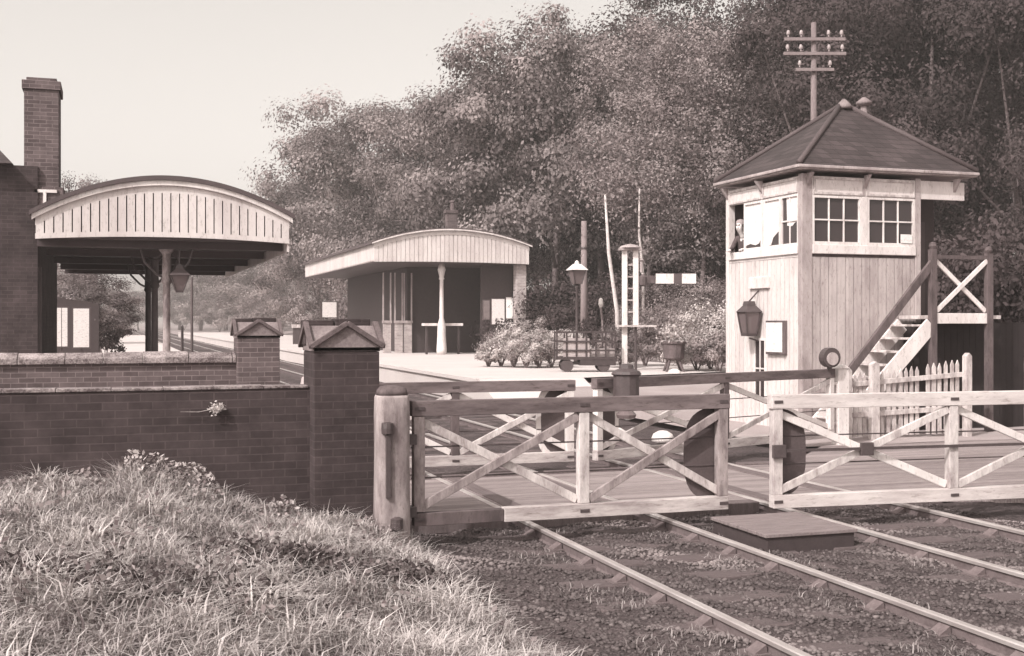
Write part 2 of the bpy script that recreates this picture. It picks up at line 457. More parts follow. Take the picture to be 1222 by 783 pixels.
for xc in (4.83, 7.875):
    for y in list(np.arange(6.1, 11.7, .75)) + list(np.arange(16.6, 60, .75)):
        if sl is None:
            sl = m_.build('sleeper', M['sleeper'], bevel=.015); o = sl
            tag(o, 'weathered timber sleeper sunk in cinders under the rails', 'sleeper', 'sleepers under the two tracks')
        else:
            o = sl.copy(); COL.objects.link(o)
        o.location = (xc + random.uniform(-.05, .05), y + random.uniform(-.03, .03), -.108 + random.uniform(-.012, .006)); o.rotation_euler = (0, 0, random.uniform(-.012, .012))

# loose stones on the cinders
rng = np.random.default_rng(21)
def stones(n, x0, x1, y0, y1, z, smin, smax, tone_fn):
    ico = np.array([(0,0,1),(.894,0,.447),(.276,.851,.447),(-.724,.526,.447),(-.724,-.526,.447),(.276,-.851,.447),(.724,.526,-.447),(-.276,.851,-.447),(-.894,0,-.447),(-.276,-.851,-.447),(.724,-.526,-.447),(0,0,-1)])
    fi = np.array([(0,1,2),(0,2,3),(0,3,4),(0,4,5),(0,5,1),(1,6,2),(2,7,3),(3,8,4),(4,9,5),(5,10,1),(6,7,2),(7,8,3),(8,9,4),(9,10,5),(10,6,1),(11,7,6),(11,8,7),(11,9,8),(11,10,9),(11,6,10)])
    X = rng.uniform(x0, x1, n); Y = y0 + (y1-y0)*rng.uniform(0, 1, n)
    s = smin + (smax-smin)*rng.beta(1.3, 4, n)
    V = ico[None]*rng.uniform(.65, 1.25, (n, 12, 1))*s[:, None, None]*np.array([1, 1, .7])
    ang = rng.uniform(0, 6.28, n); c, sn = np.cos(ang)[:, None], np.sin(ang)[:, None]
    Vx = V[..., 0]*c - V[..., 1]*sn; Vy = V[..., 0]*sn + V[..., 1]*c
    V = np.stack([Vx + X[:, None], Vy + Y[:, None], V[..., 2] + bed(X, Y)[:, None] + z + s[:, None]*.15], -1)
    Fq = (fi[None] + (np.arange(n)*12)[:, None, None]).reshape(-1, 3)
    tone = np.repeat(tone_fn(X, Y, n), 20)
    return V.reshape(-1, 3), Fq, tone
def patch_tone(X, Y, n):
    p = np.sin(X*1.9+Y*1.1+.6)*np.cos(Y*1.5-X*.8+2) + .6*np.sin(X*4+Y*3.2)
    return np.clip(.08 + .45*np.clip(p-.35, 0, 1.2) + np.abs(rng.normal(0, .10, n)), 0, 1)
V, Fq, tn = stones(30000, 2.7, 9.4, 5.5, 11.9, 0, .008, .038, patch_tone)
tag(quads_obj('ballast_stones', V, Fq, tn, M['stone']), 'dark cinder and pale stone ballast strewn around the near rails', 'ballast', kind='stuff')

# ------------------------------------------------------------------ grass bank
def grass_blades(rng, X, Y, Z, L, W, tone, bend):
    n = len(X); a = rng.uniform(0, 6.28, n); ca, sa = np.cos(a), np.sin(a)
    lean = bend * rng.uniform(.3, 1.2, n)
    P0 = np.stack([X, Y, Z], -1)
    d = np.stack([ca, sa, np.zeros(n)], -1); w = np.stack([-sa, ca, np.zeros(n)], -1)*W[:, None]*.5
    up = np.array([0, 0, 1.0])
    P1 = P0 + up*(L*.5)[:, None] + d*(lean*L*.22)[:, None]
    P2 = P0 + up*(L*(.92-.25*lean))[:, None] + d*(lean*L*.75)[:, None]
    V = np.stack([P0-w, P0+w, P1+w*.8, P1-w*.8, P2+w*.15, P2-w*.15], 1).reshape(-1, 3)
    b = np.arange(n)[:, None]*6
    Fq = np.concatenate([b+np.array([0,1,2,3]), b+np.array([3,2,4,5])], 0)
    return V, Fq, np.concatenate([tone, tone])
def grass_field(n, x0, x1, y0, y1, seed, lmin, lmax, keep):
    rng = np.random.default_rng(seed)
    X = rng.uniform(x0, x1, n); Y = rng.uniform(y0, y1, n); k = keep(X, Y, rng); X, Y = X[k], Y[k]; n = len(X)
    clump = .5 + .3*np.sin(X*3.1+Y*1.3)*np.sin(Y*2.7-X*1.9) + .3*np.sin(X*7.3-Y*5.1)*np.sin(Y*8.7+X*4.3) + .2*np.sin(X*17+Y*3)*np.sin(Y*19-X*5)
    clump = np.clip(clump, 0, 1.2)
    L = (lmin + (lmax-lmin)*rng.beta(1.5, 2.5, n))*(.6+.6*clump)
    tone = np.clip(.50 + .55*(clump-.5) + rng.normal(0, .2, n), 0, 1)
    return grass_blades(rng, X, Y, tz(X, Y)-.01, L, rng.uniform(.006, .014, n), tone, 1.5)
def keep_bank(X, Y, rng):
    hollow = np.exp(-(((X-1.25)/.55)**2 + ((Y-8.7)/.28)**2)) + .9*np.exp(-(((X-2.0)/.5)**2 + ((Y-8.6)/.25)**2))
    hollow = hollow + .85*np.exp(-(((X+.6)/.35)**2 + ((Y-7.6)/.22)**2)) + .8*np.exp(-(((X-.15)/.3)**2 + ((Y-7.2)/.2)**2)) + .7*np.clip(np.sin(X*5.3+1)*np.sin(Y*6.1-X*2)-.55, 0, 1)*2
    edge = 2.62 + .12*np.sin(Y*3) - .9*np.clip((8.8-Y)/2.0, 0, 1)*0
    return (X < edge + rng.normal(0, .12, len(X))) & (rng.random(len(X)) > hollow*1.0)
V, Fq, tn = grass_field(190000, -6.5, 2.9, 5.2, 11.75, 5, .05, .33, keep_bank)
tag(quads_obj('grass', V, Fq, tn, M['grass']), 'dry sunlit grass covering the bank below the brick wall', 'grass', kind='stuff')
def keep_sparse(X, Y, rng): return (np.sin(X*2.7+Y*1.9)*np.sin(Y*2.1-X) > .35) & (np.abs(X-4.1) > .12) & (np.abs(X-5.56) > .12) & (np.abs(X-7.15) > .12)
rngW = np.random.default_rng(77)
n = 9000; X = rngW.uniform(2.5, 6.9, n); Y = rngW.uniform(6, 11.6, n); k = keep_sparse(X, Y, rngW); X, Y = X[k], Y[k]; n = len(X)
V, Fq, tn = grass_blades(rngW, X, Y, bed(X, Y)-.01, rngW.uniform(.03, .10, n), rngW.uniform(.006, .012, n), rngW.uniform(.05, .5, n), 1.2)
tag(quads_obj('weeds', V, Fq, tn, M['grass']), 'low pale weeds growing through the cinders between the near rails', 'weeds', kind='stuff')
# brambles / nettles at the wall foot
rngN = np.random.default_rng(40)
n = 9000; X = rngN.uniform(-5.5, 1.7, n); Y = 11.66 - rngN.exponential(.20, n)
hh = .10 + .15*np.clip(np.sin(X*1.7+.5)+np.sin(X*4.1)+.5*np.sin(X*9.3), 0, 1.6)
P = np.stack([X, Y, tz(X, Y) + rngN.uniform(0, 1, n)*hh*1.2], -1)
V, Fq = leaf_cloud(rngN, P, .045, .4)
tag(quads_obj('nettles', V, Fq, np.clip(rngN.normal(.45, .25, n) + .5*(P[:, 2]-.7), 0, 1), M['flower']), 'leafy nettles and low brambles along the foot of the brick wall', 'nettles', kind='stuff')
n = 14000; X = rngN.uniform(-6, 1.8, n); Y = 11.70 - rngN.exponential(.30, n); cl = np.clip(np.sin(X*2.3+1)+.7*np.sin(X*5.7)+.4*np.sin(X*13), -.2, 1.6)
V, Fq, tn = grass_blades(rngN, X, Y, tz(X, Y)-.02, (.12 + .20*np.clip(cl, 0, 1.6))*rngN.uniform(.5, 1.15, n), rngN.uniform(.006, .012, n), np.clip(rngN.normal(.55, .25, n), 0, 1), 1.0)
tag(quads_obj('tall_grass', V, Fq, tn, M['grass']), 'taller feathery grass tufts against the brick wall', 'grass', kind='stuff')
n = 9000; X = rngN.uniform(-5, 2.5, n); Y = rngN.uniform(6.6, 11.6, n); k = np.sin(X*4.1+Y*2.2)*np.sin(Y*3.7-X*2.9) > .25; X, Y = X[k], Y[k]; n = len(X)
P = np.stack([X, Y, tz(X, Y) + rngN.uniform(.02, .20, n)], -1)
V, Fq = leaf_cloud(rngN, P, .05, .5)
tag(quads_obj('bank_weeds', V, Fq, np.clip(rngN.normal(.55, .3, n), 0, 1), M['leaf_birch']), 'broad leaved weeds mixed through the grass of the bank', 'weeds', kind='stuff')
n = 7000; X = np.concatenate([rngN.normal(1.5, .62, 4200), rngN.normal(-.5, .4, 1500), rngN.normal(.3, .5, 1300)]); Y = np.concatenate([rngN.normal(8.68, .20, 4200), rngN.normal(7.6, .22, 1500), rngN.normal(7.2, .25, 1300)])
P = np.stack([X, Y, tz(X, Y) + rngN.uniform(0, .16, n)], -1)
V, Fq = leaf_cloud(rngN, P, .045, .4)
tag(quads_obj('dock_leaves', V, Fq, np.clip(rngN.normal(.25, .25, n), 0, 1), M['leaf']), 'dark low leaves in the hollow of the grass bank', 'leaves', kind='stuff')

# ------------------------------------------------------------------ brick walls and piers
def brick_pier(label, cx, cy, w, z0, ztop, bm):
    root = thing('brick_pier', label, 'pier', (cx, cy, z0), group='gabled brick piers beside the road')
    h = w/2
    m_ = MB(); m_.box(cx-h, cx+h, cy-h, cy+h, z0, ztop-.30); m_.build('shaft', bm, root, bevel=.012)
    # cap block with four little gables
    m_ = MB()
    zb = ztop-.30; q = h+.008
    g = [(-q, zb+.002), (q, zb+.002), (q, zb+.05), (0, zb+.26), (-q, zb+.05)]
    m_.prism([(cx+a, b_) for a, b_ in g], cy-q, cy+q, 'y')
    m_.prism([(cy+a, b_) for a, b_ in g], cx-q+.001, cx+q-.001, 'x')
    m_.build('cap', M['cement'], root, bevel=.008)
    m_ = MB()
    for s in (-1, 1):
        m_.bar((cx, cy+s*(q+.02), zb+.285), (cx-q-.03, cy+s*(q+.02), zb+.05), .05, .05, (0, 0, 1))
        m_.bar((cx, cy+s*(q+.02), zb+.285), (cx+q+.03, cy+s*(q+.02), zb+.05), .05, .05, (0, 0, 1))
        m_.bar((cx+s*(q+.02), cy, zb+.285), (cx+s*(q+.02), cy-q-.03, zb+.05), .05, .05, (0, 0, 1))
        m_.bar((cx+s*(q+.02), cy, zb+.285), (cx+s*(q+.02), cy+q+.03, zb+.05), .05, .05, (0, 0, 1))
    m_.build('gable_moulding', M['coping_dark'], root, bevel=.006)
    m_ = MB(); m_.box(cx-q+.30, cx+q-.01, cy+.10, cy+q+.03, zb+.06, zb+.33); m_.box(cx-q-.02, cx-q+.285, cy+.11, cy+q+.03, zb+.06, zb+.315); m_.build('cap_block', M['brick'], root, bevel=.012)
    return root
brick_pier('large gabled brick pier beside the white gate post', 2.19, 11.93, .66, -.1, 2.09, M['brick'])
brick_pier('smaller looking gabled brick pier at the end of the far wall', 2.17, 19.3, .66, -.1, 2.13, M['brick_mid'])
root = thing('brick_wall', 'dark sooty brick wall above the grass bank', 'wall', (-4, 11.95, 0))
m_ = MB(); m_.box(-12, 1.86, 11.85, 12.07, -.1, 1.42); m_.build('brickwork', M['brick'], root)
m_ = MB()
x = -12
while x < 1.8:
    L = min(random.uniform(.42, .5), 1.858-x); m_.box(x+.003, x+L-.003, 11.835, 12.085, 1.422, 1.452+random.uniform(-.004, .006)); x += L
m_.build('brick_coping', M['coping'], root, bevel=.006)
root = thing('brick_wall', 'lower looking far brick wall with pale lichened coping under the canopy', 'wall', (-4, 19.3, 0))
m_ = MB(); m_.box(-14, 1.84, 19.2, 19.42, -.1, 1.44); m_.build('brickwork', M['brick_mid'], root)
m_ = MB()
x = -14
while x < 1.8:
    L = min(random.uniform(.5, .7), 1.838-x); z_ = random.uniform(-.01, .012)
    m_.prism([(19.14, 1.442), (19.48, 1.442), (19.48, 1.53+z_), (19.31, 1.62+z_), (19.14, 1.53+z_)], x+.004, x+L-.004, 'x'); x += L
m_.build('coping', M['coping'], root, bevel=.01)
# pale sprig growing out of the near wall
root = thing('wall_plant', 'pale feathery sprig growing from the face of the dark brick wall', 'plant', (.62, 11.84, 1.24))
sx_ = x_on_y(258, 11.84) - .62
m_ = MB(); m_.tube([(.62, 11.86, 1.235), (.45, 11.80, 1.21), (.28, 11.80, 1.215)], [.004, .003, .0015], 5); m_.build('stem', M['white_worn'], root); root.location.x += sx_
rngS = np.random.default_rng(4); P = rngS.normal(size=(160, 3))*np.array([.036, .015, .026]) + np.array([0, -.04, 0])
V, Fq = leaf_cloud(rngS, P, .03, .2); quads_obj('leaves', V, Fq, rngS.uniform(.8, 1, 160), M['flower'], root)

# ------------------------------------------------------------------ gates
def half_disc(m_, cx, y, z, r, side, th, r_in=0.0, n=18):
    a0 = math.pi/2; pts = []
    for k in range(n+1):
        a = a0 + side*math.pi*k/n
        ca, sa = math.cos(a), math.sin(a)
        pts.append((cx + .86*r*math.copysign(abs(ca)**.7, ca), z + r*math.copysign(abs(sa)**.7, sa)))
    if r_in:
        for k in range(n, -1, -1):
            a = a0 + side*math.pi*k/n
            pts.append((cx + r_in*math.cos(a), z + r_in*math.sin(a)))
    m_.prism(pts, y-th, y+th, 'y')
def gate(name, label, p0, p1, h, cuts, mats, disc=None, rim=False, lamp=False, z0=.0, rod=True, bar=False, shade_len=None):
    """p0 -> p1 along the gate; local x along it, parts built local then placed"""
    L = math.hypot(p1[0]-p0[0], p1[1]-p0[1]); rz = math.atan2(p1[1]-p0[1], p1[0]-p0[0])
    root = thing(name, label, 'gate', (0, 0, 0), 0, 'white crossing gates across the railway')
    B = {}
    def put(nm, m_, mat, par=None, bev=.006):
        o = m_.build(nm, mat, None, bevel=bev); o.parent = par or root; return o
    zt, zb = h, .20 + z0
    m_ = MB(); m_.box(-.02, L+.02, -.06, .06, zt-.15, zt); put('top_rail', m_, mats['top'])
    m_ = MB(); m_.box(shade_len or 0, L, -.06, .06, zb-.10, zb+.04); put('bottom_rail', m_, mats['bottom'])
    if shade_len:
        m_ = MB(); m_.box(0, shade_len-.004, -.055, .055, zb-.095, zb+.03); put('bottom_rail', m_, M['dark_wood'])  # cast shadow on this end of the rail painted as a dark length
    xs_ = [c*L for c in cuts]
    for i, x in enumerate(xs_):
        w = .055
        x = min(max(x, w), L-w)
        m_ = MB(); m_.box(x-w, x+w, -.052, .052, zb+.042, zt-.152)
        put('stile', m_, mats.get('stile%d' % i, mats['stile']))
        for zz in (zb-.03, zt-.075):
            m_ = MB(); m_.box(x-.05, x+.05, -.067, -.0605, zz-.016, zz+.016); put('bolt_plate', m_, M['iron'], bev=0)
    for i in range(len(xs_)-1):
        a, b_ = xs_[i]+.06, xs_[i+1]-.06
        m_ = MB(); m_.bar((a, -.022, zb+.08), (b_, -.022, zt-.19), .04, .085, (0, 0, 1)); put('brace', m_, mats['brace'])
        m_ = MB(); m_.bar((a, .022, zt-.19), (b_, .022, zb+.08), .04, .085, (0, 0, 1)); put('brace', m_, mats['brace2'])
    if rod:
        for zz in (zb+.36, zb+.66):
            m_ = MB(); m_.tube([(0, .066, zz), (L, .066, zz)], .008, 6); put('tension_rod', m_, M['iron'], bev=0)
    if disc:
        cx, side, r = disc
        cx = L-.03 if cx == 'end' else .03
        m_ = MB(); half_disc(m_, cx, .075, .68+z0*.5, r, side, .007)
        d = put('target_disc', m_, M['disc'], bev=0)
        if rim:
            m_ = MB(); nn = 16
            for k in range(nn):
                a0, a1 = math.pi/2 + side*math.pi*k/nn, math.pi/2 + side*math.pi*(k+1)/nn
                zc_ = .68; ro, ri = r+.085, r+.002
                se = lambda q, a: (cx + .86*q*math.copysign(abs(math.cos(a))**.7, math.cos(a)), zc_ + q*math.copysign(abs(math.sin(a))**.7, math.sin(a)))
                m_.prism([se(ri, a0), se(ro, a0), se(ro, a1), se(ri, a1)], .066, .084)
            put('rim', m_, M['white_clean'], d, 0)
    if lamp:
        cx = .36
        ln = put('gate_lamp', MB().lathe((cx, -.27, zt-.46), [(.06, 0), (.08, .04), (.13, .14), (.19, .20), (.19, .50), (.225, .52), (.20, .56), (.11, .60), (.10, .65), (.03, .67)], 12), M['iron'], bev=0)
        put('lens', MB().lathe((cx, -.27, zt-.60), [(.02, 0), (.13, .03), (.15, .08), (.10, .135)], 12), M['lamp_glass'], ln, 0)
    if bar:
        m_ = MB(); m_.box(.0, L, -.085, -.061, zb+.50, zb+.53); put('iron_bar', m_, M['iron'], bev=0)
        for x in (xs_[0]+.055, (xs_[0]+xs_[1])/2, (xs_[1]+xs_[2])/2):
            m_ = MB(); m_.box(x-.075, x+.075, -.095, -.052, zb+.44, zb+.58); put('iron_plate', m_, M['iron'])
    root.location = (p0[0], p0[1], 0); root.rotation_euler = (0, 0, rz)
    return root
RW = paint('white_rail_paint', .52, .24, 5.0, .7, (.22, 1, 1.2)); RC = paint('white_rail_paint_clean', .56, .34, 4.0, .6, (.22, 1, 1.2)); RD = paint('dark_rail_wood', .15, .07, 5.0, .85, (.22, 1, 1.2))
WW, WC, GW, DW = M['white_worn'], M['white_clean'], M['grey_wood'], M['dark_wood']
gate('crossing_gate', 'near left crossing gate with dark weathered top rail beside the round topped post', (2.74, 11.1), (6.16, 11.1), 1.32, [0, .52, 1],  # top rail darker than the other timbers
     dict(top=RD, bottom=RW, stile=WW, stile0=GW, stile2=GW, brace=GW, brace2=WW), disc=('end', 1, .5), shade_len=.92)
gate('crossing_gate', 'near right crossing gate of clean white timber running out of frame', (6.64, 10.98), (11.0, 10.62), 1.31, [0, .5, 1],
     dict(top=RC, bottom=RC, stile=WW, brace=WW, brace2=WC), disc=('start', -1, .48), bar=True)
gate('crossing_gate', 'far left crossing gate with white rimmed half disc', (2.72, 15.7), (6.2, 15.6), 1.26, [0, .5, 1],
     dict(top=RD, bottom=RW, stile=WC, stile1=DW, brace=WW, brace2=WC), disc=('end', 1, .5), rim=True)
gate('crossing_gate', 'far right crossing gate standing ajar with lamp on its end', (6.52, 15.55), (11.75, 17.45), 1.28, [0, .5, 1],
     dict(top=RD, bottom=RW, stile=WC, stile1=DW, brace=WW, brace2=WC), disc=('start', -1, .5), rim=True, lamp=True)
# iron strap and box on the near right gate
# round topped hinge post
def hinge_post(label, x, y, r, z1, mat, z0=-.2, capm=None):
    root = thing('gate_post', label, 'gate post', (x, y, z0))
    m_ = MB(); m_.lathe((x, y, 0), [(r*1.02, z0), (r, .4), (r*.98, z1-.22), (r*.99, z1-.15), (r*.88, z1-.06), (r*.6, z1-.012), (r*.2, z1)], 20); m_.build('post', mat, root, smooth=True)
    return root
pt = thing('gate_post', 'thick pale weathered timber post with domed top holding the near left gate', 'gate post', (2.52, 11.05, -.2))
m_ = MB()
def sq_lathe(m_, c, prof, p=3.6, n=32):
    vs = []; fs = []
    for (r, z) in prof:
        for k in range(n):
            t = 2*math.pi*k/n; ct, st = math.cos(t), math.sin(t)
            q = r/((abs(ct)**p + abs(st)**p)**(1/p)); vs.append((c[0]+q*ct, c[1]+q*st, c[2]+z))
    for i in range(len(prof)-1):
        for k in range(n): fs.append((i*n+k, i*n+(k+1) % n, (i+1)*n+(k+1) % n, (i+1)*n+k))
    fs.append(tuple(reversed(range(n)))); fs.append(tuple((len(prof)-1)*n+k for k in range(n)))
    m_.add(vs, fs)
sq_lathe(m_, (2.52, 11.05, 0), [(.168, -.2), (.166, .3), (.160, .8), (.163, 1.2), (.158, 1.36), (.150, 1.385)])
m_.build('post', M['post_wood'], pt, smooth=True)
m_ = MB(); sq_lathe(m_, (2.52, 11.05, 0), [(.149, 1.386), (.140, 1.43), (.115, 1.462), (.07, 1.475), (.01, 1.478)], 3.0); m_.build('weathered_top', M['dark_wood'], pt, smooth=True)  # ring of shade round the domed top painted as darker wood
m_ = MB(); m_.lathe((2.44, 10.885, 1.08), [(.02, -.06), (.055, -.05), (.06, 0), (.055, .05), (.02, .06)], 10); m_.build('hinge_bolt', M['iron'], pt)
m_ = MB(); m_.box(2.425, 2.465, 10.855, 10.90, .42, 1.02); m_.build('iron_strap', M['iron'], pt)
m_ = MB(); m_.lathe((2.53, 10.875, .17), [(.02, -.07), (.06, -.05), (.06, .05), (.02, .07)], 10); m_.build('lower_hinge', M['iron'], pt)
m_ = MB(); m_.box(2.68, 2.76, 11.02, 11.12, .9, 1.0); m_.box(2.68, 2.76, 11.02, 11.12, .2, .3); m_.build('hinge_plate', M['iron'], pt)
hinge_post('short round topped timber post behind the brick pier holding the far left gate', 2.5, 15.7, .165, 1.4, M['stone_paint'])
p2 = thing('gate_post', 'white square post by the picket fence at the end of the far gate', 'gate post', (11.95, 17.5, 0))
m_ = MB(); m_.box(11.84, 12.06, 17.39, 17.61, -.2, 1.28); m_.prism([(11.82, 1.282), (12.08, 1.282), (11.95, 1.36)], 17.37, 17.63); m_.build('post', M['white_clean'], p2, bevel=.01)
m_ = MB()
for zz in (.3, .62, 1.0): m_.box(11.70, 11.84, 17.44, 17.56, zz, zz+.05); m_.tube([(11.73, 17.5, zz-.09), (11.73, 17.5, zz+.1)], .02, 8)
m_.build('hinge', M['white_worn'], p2)
hinge_post('stout timber post outside the near right gate', 11.2, 10.62, .17, 1.45, M['white_worn'])
# round signal lamp disc beside the post
rl = thing('target_lamp', 'round lamp with pale lens and dark rim on the far gate end', 'lamp', (11.62, 17.35, 1.32))
m_ = MB()
n_ = 20
def disc_y(m_, cx, y0, y1, cz, r0, r1=None):
    pts = [(cx+r0*math.cos(2*math.pi*k/n_), cz+r0*math.sin(2*math.pi*k/n_)) for k in range(n_)]
    m_.prism(pts, y0, y1, 'y')
disc_y(m_, 11.62, 17.25, 17.40, 1.48, .17); m_.box(11.59, 11.65, 17.30, 17.36, 1.26, 1.32); m_.build('lamp_body', M['iron'], rl)
m_ = MB(); disc_y(m_, 11.62, 17.225, 17.249, 1.46, .11); m_.build('lens', M['stone_paint'], rl)

# plank cover between the tracks
root = thing('plank_cover', 'low planked timber cover between the two tracks', 'cover', (6.3, 10.3, 0))
m_ = MB()
for k in range(6): m_.box(5.84, 6.86, 9.75+.185*k, 9.75+.185*k+.170, .035, .07)
m_.build('planks', M['board'], root, bevel=.006)
m_ = MB(); m_.box(5.87, 6.83, 9.77, 10.84, -.16, .033); m_.build('box_side', M['darker'], root)

# ------------------------------------------------------------------ signal box
SB = thing('signal_box', 'pale boarded signal box with hipped slate roof beside the crossing', 'signal box', (14.5, 21.1, 0))
X0, X1, XR, Y0, Y1 = 12.6, 15.3, 16.45, 19.7, 22.65
ZE = 5.02
m_ = MB()
# lower boarding (solid behind) -- west face and south face with battens
m_.box(X0+.03, X0+.10, Y0+.03, Y1, -.1, 3.42); m_.box(X0+.101, X1, Y0+.03, Y0+.10, -.1, 3.42); m_.box(X0+.101, X1, Y1-.07, Y1, -.1, 3.42); m_.box(X1-.07, X1, Y0+.101, Y1-.071, -.1, 3.42); m_.box(X0+.101, X1-.071, Y0+.101, Y1-.071, 2.42, 2.52)
def battens_w(m_, za, zb, y0, y1, st=.165):
    y = y0
    while y < y1: m_.box(X0+.008, X0+.029, y, y+.035, za, zb); y += st
def battens_s(m_, za, zb, x0, x1, st=.165):
    x = x0
    while x < x1: m_.box(x, x+.035, Y0+.008, Y0+.029, za, zb); x += st
lower = m_.build('wall', M['dark_wood'], SB)
m_ = MB(); y = Y0+.15
while y < Y1-.13:
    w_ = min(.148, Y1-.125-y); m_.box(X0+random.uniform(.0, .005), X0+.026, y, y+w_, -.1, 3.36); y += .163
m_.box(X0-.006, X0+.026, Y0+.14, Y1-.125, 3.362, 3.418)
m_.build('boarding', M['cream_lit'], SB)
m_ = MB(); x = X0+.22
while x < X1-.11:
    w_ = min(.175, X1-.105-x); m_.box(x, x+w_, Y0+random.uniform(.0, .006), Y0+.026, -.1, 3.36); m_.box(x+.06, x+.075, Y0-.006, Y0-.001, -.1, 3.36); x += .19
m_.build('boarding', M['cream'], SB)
# corner posts
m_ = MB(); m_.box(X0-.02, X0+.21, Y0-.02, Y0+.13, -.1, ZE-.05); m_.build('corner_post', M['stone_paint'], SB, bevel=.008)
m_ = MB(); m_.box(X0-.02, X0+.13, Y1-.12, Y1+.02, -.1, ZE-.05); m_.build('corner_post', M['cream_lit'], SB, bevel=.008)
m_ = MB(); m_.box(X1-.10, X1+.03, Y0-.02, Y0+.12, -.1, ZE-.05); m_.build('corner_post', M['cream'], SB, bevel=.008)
# sill bands and upper fascia panels
m_ = MB(); m_.box(X0+.211, X1-.101, Y0-.045, Y0+.05, 3.42, 3.60); m_.box(X0-.045, X0+.05, Y0+.131, Y1-.121, 3.42, 3.58); m_.build('sill_band', M['white_clean'], SB, bevel=.01)
m_ = MB(); m_.box(X0+.211, X1-.101, Y0-.01, Y0+.06, 4.56, 4.93); m_.box(X0-.01, X0+.06, Y0+.131, Y1-.121, 4.60, 4.93)
m_.box(X1+.031, XR-.05, Y0-.01, Y0+.06, 4.56, 4.93)
m_.build('frieze', M['cream_lit'], SB, bevel=.006)
m_ = MB()
for (a, b_) in ((X0+.28, X1+.25), ):
    pass
def frame_s(m_, x0, x1, z0, z1, y, t=.04, d=.02):
    m_.box(x0, x1, y-d, y, z0, z0+t); m_.box(x0, x1, y-d, y, z1-t, z1); m_.box(x0, x0+t, y-d, y, z0+t, z1-t); m_.box(x1-t, x1, y-d, y, z0+t, z1-t)
def frame_w(m_, y0, y1, z0, z1, x, t=.04, d=.02):
    m_.box(x-d, x, y0, y1, z0, z0+t); m_.box(x-d, x, y0, y1, z1-t, z1); m_.box(x-d, x, y0, y0+t, z0+t, z1-t); m_.box(x-d, x, y1-t, y1, z0+t, z1-t)
frame_s(m_, X0+.24, 14.0, 4.58, 4.91, Y0-.011); frame_s(m_, 14.05, X1-.12, 4.58, 4.91, Y0-.011); frame_w(m_, Y0+.15, 21.15, 4.62, 4.91, X0-.011); frame_w(m_, 21.2, Y1-.13, 4.62, 4.91, X0-.011)
m_.build('frieze_moulding', M['white_worn'], SB)
for x in (X0+.12, 14.02, X1+.85): MB().prism([(Y0-.012, 4.98), (Y0-.19, 4.98), (Y0-.012, 4.72)], x-.03, x+.03, 'x').build('eaves_bracket', M['stone_paint'], SB)
for y in (21.17, Y1-.06): MB().prism([(X0-.012, 4.98), (X0-.19, 4.98), (X0-.012, 4.72)], y-.03, y+.03, 'y').build('eaves_bracket', M['stone_paint'], SB)
# upper back and east walls + floor
m_ = MB(); m_.box(X0+.06, XR, Y1-.05, Y1, 3.42, ZE-.05); m_.box(X1-.06, X1, Y0+.13, Y1-.051, 3.43, ZE-.05); 
m_.box(X1+.001, XR, Y1-.052, Y1+.001, -.1, 3.42)
m_.build('inner_wall', M['interior'], SB)
# porch recess: dark boarded wall and door
m_ = MB(); m_.box(X1+.031, XR, Y0+1.0, Y0+1.06, -.1, 4.93); m_.build('porch_wall', M['darker'], SB)
dr = MB().box(X1+.15, X1+.9, Y0+.97, Y0+.998, 2.22, 4.2).build('door', M['dark'], SB); MB().lathe((X1+.25, Y0+.955, 3.2), [(.01, -.03), (.03, 0), (.01, .03)], 8).build('handle', M['iron'], dr)
# south windows
def window_s(x0, x1):
    f = MB(); y = Y0+.02
    f.box(x0, x0+.05, y-.035, y+.03, 3.602, 4.558); f.box(x1-.05, x1, y-.035, y+.03, 3.602, 4.558); f.box(x0+.05, x1-.05, y-.035, y+.03, 3.602, 3.66); f.box(x0+.05, x1-.05, y-.035, y+.03, 4.51, 4.558)
    a, b_ = x0+.05, x1-.05
    for k in (1, 2): xx = a+(b_-a)*k/3; f.box(xx-.014, xx+.014, y-.022, y+.01, 3.66, 4.51)
    f.box(a, b_, y-.024, y+.012, 4.07, 4.10)
    w = f.build('window', M['white_clean'], SB, bevel=.004)
    MB().box(x0+.03, x1-.03, y+.012, y+.018, 3.62, 4.54).build('pane', M['glass'], w)
    return w
window_s(X0+.215, 13.93); wr = window_s(14.07, X1-.105)
MB().box(13.935, 14.065, Y0-.02, Y0+.08, 3.602, 4.558).build('mullion', M['white'], SB, bevel=.005)
MB().box(14.84, 15.12, Y0-.03, Y0-.024, 3.665, 3.84).build('notice', M['paper'], wr)
# west windows : open sash with the signalman, two blinded sashes, one half blinded
def sash_w(y0, y1, bars=0, blind=None, label=None):
    x = X0+.02; f = MB()
    f.box(x-.03, x+.03, y0, y0+.04, 3.582, 4.598); f.box(x-.03, x+.03, y1-.04, y1, 3.582, 4.598); f.box(x-.03, x+.03, y0+.04, y1-.04, 3.582, 3.64); f.box(x-.03, x+.03, y0+.04, y1-.04, 4.55, 4.598)
    a, b_ = y0+.04, y1-.04
    for k in range(bars): yy = a+(b_-a)*(k+1)/(bars+1); f.box(x-.02, x+.008, yy-.013, yy+.013, 3.64, 4.55)
    if bars: f.box(x-.021, x+.01, a, b_, 4.07, 4.10)
    w = f.build('window', M['white_clean'], SB, bevel=.004)
    MB().box(x+.012, x+.018, y0+.02, y1-.02, 3.6, 4.57).build('pane', M['glass'], w)
    if blind:
        MB().prism(blind, x+.002, x+.009, 'x').build('blind', M['paper'], w)
    return w
sash_w(21.20, 21.92, 0, [(21.24, 4.55), (21.88, 4.55), (21.88, 3.70), (21.70, 3.73), (21.5, 3.69), (21.36, 3.72), (21.24, 3.84)])
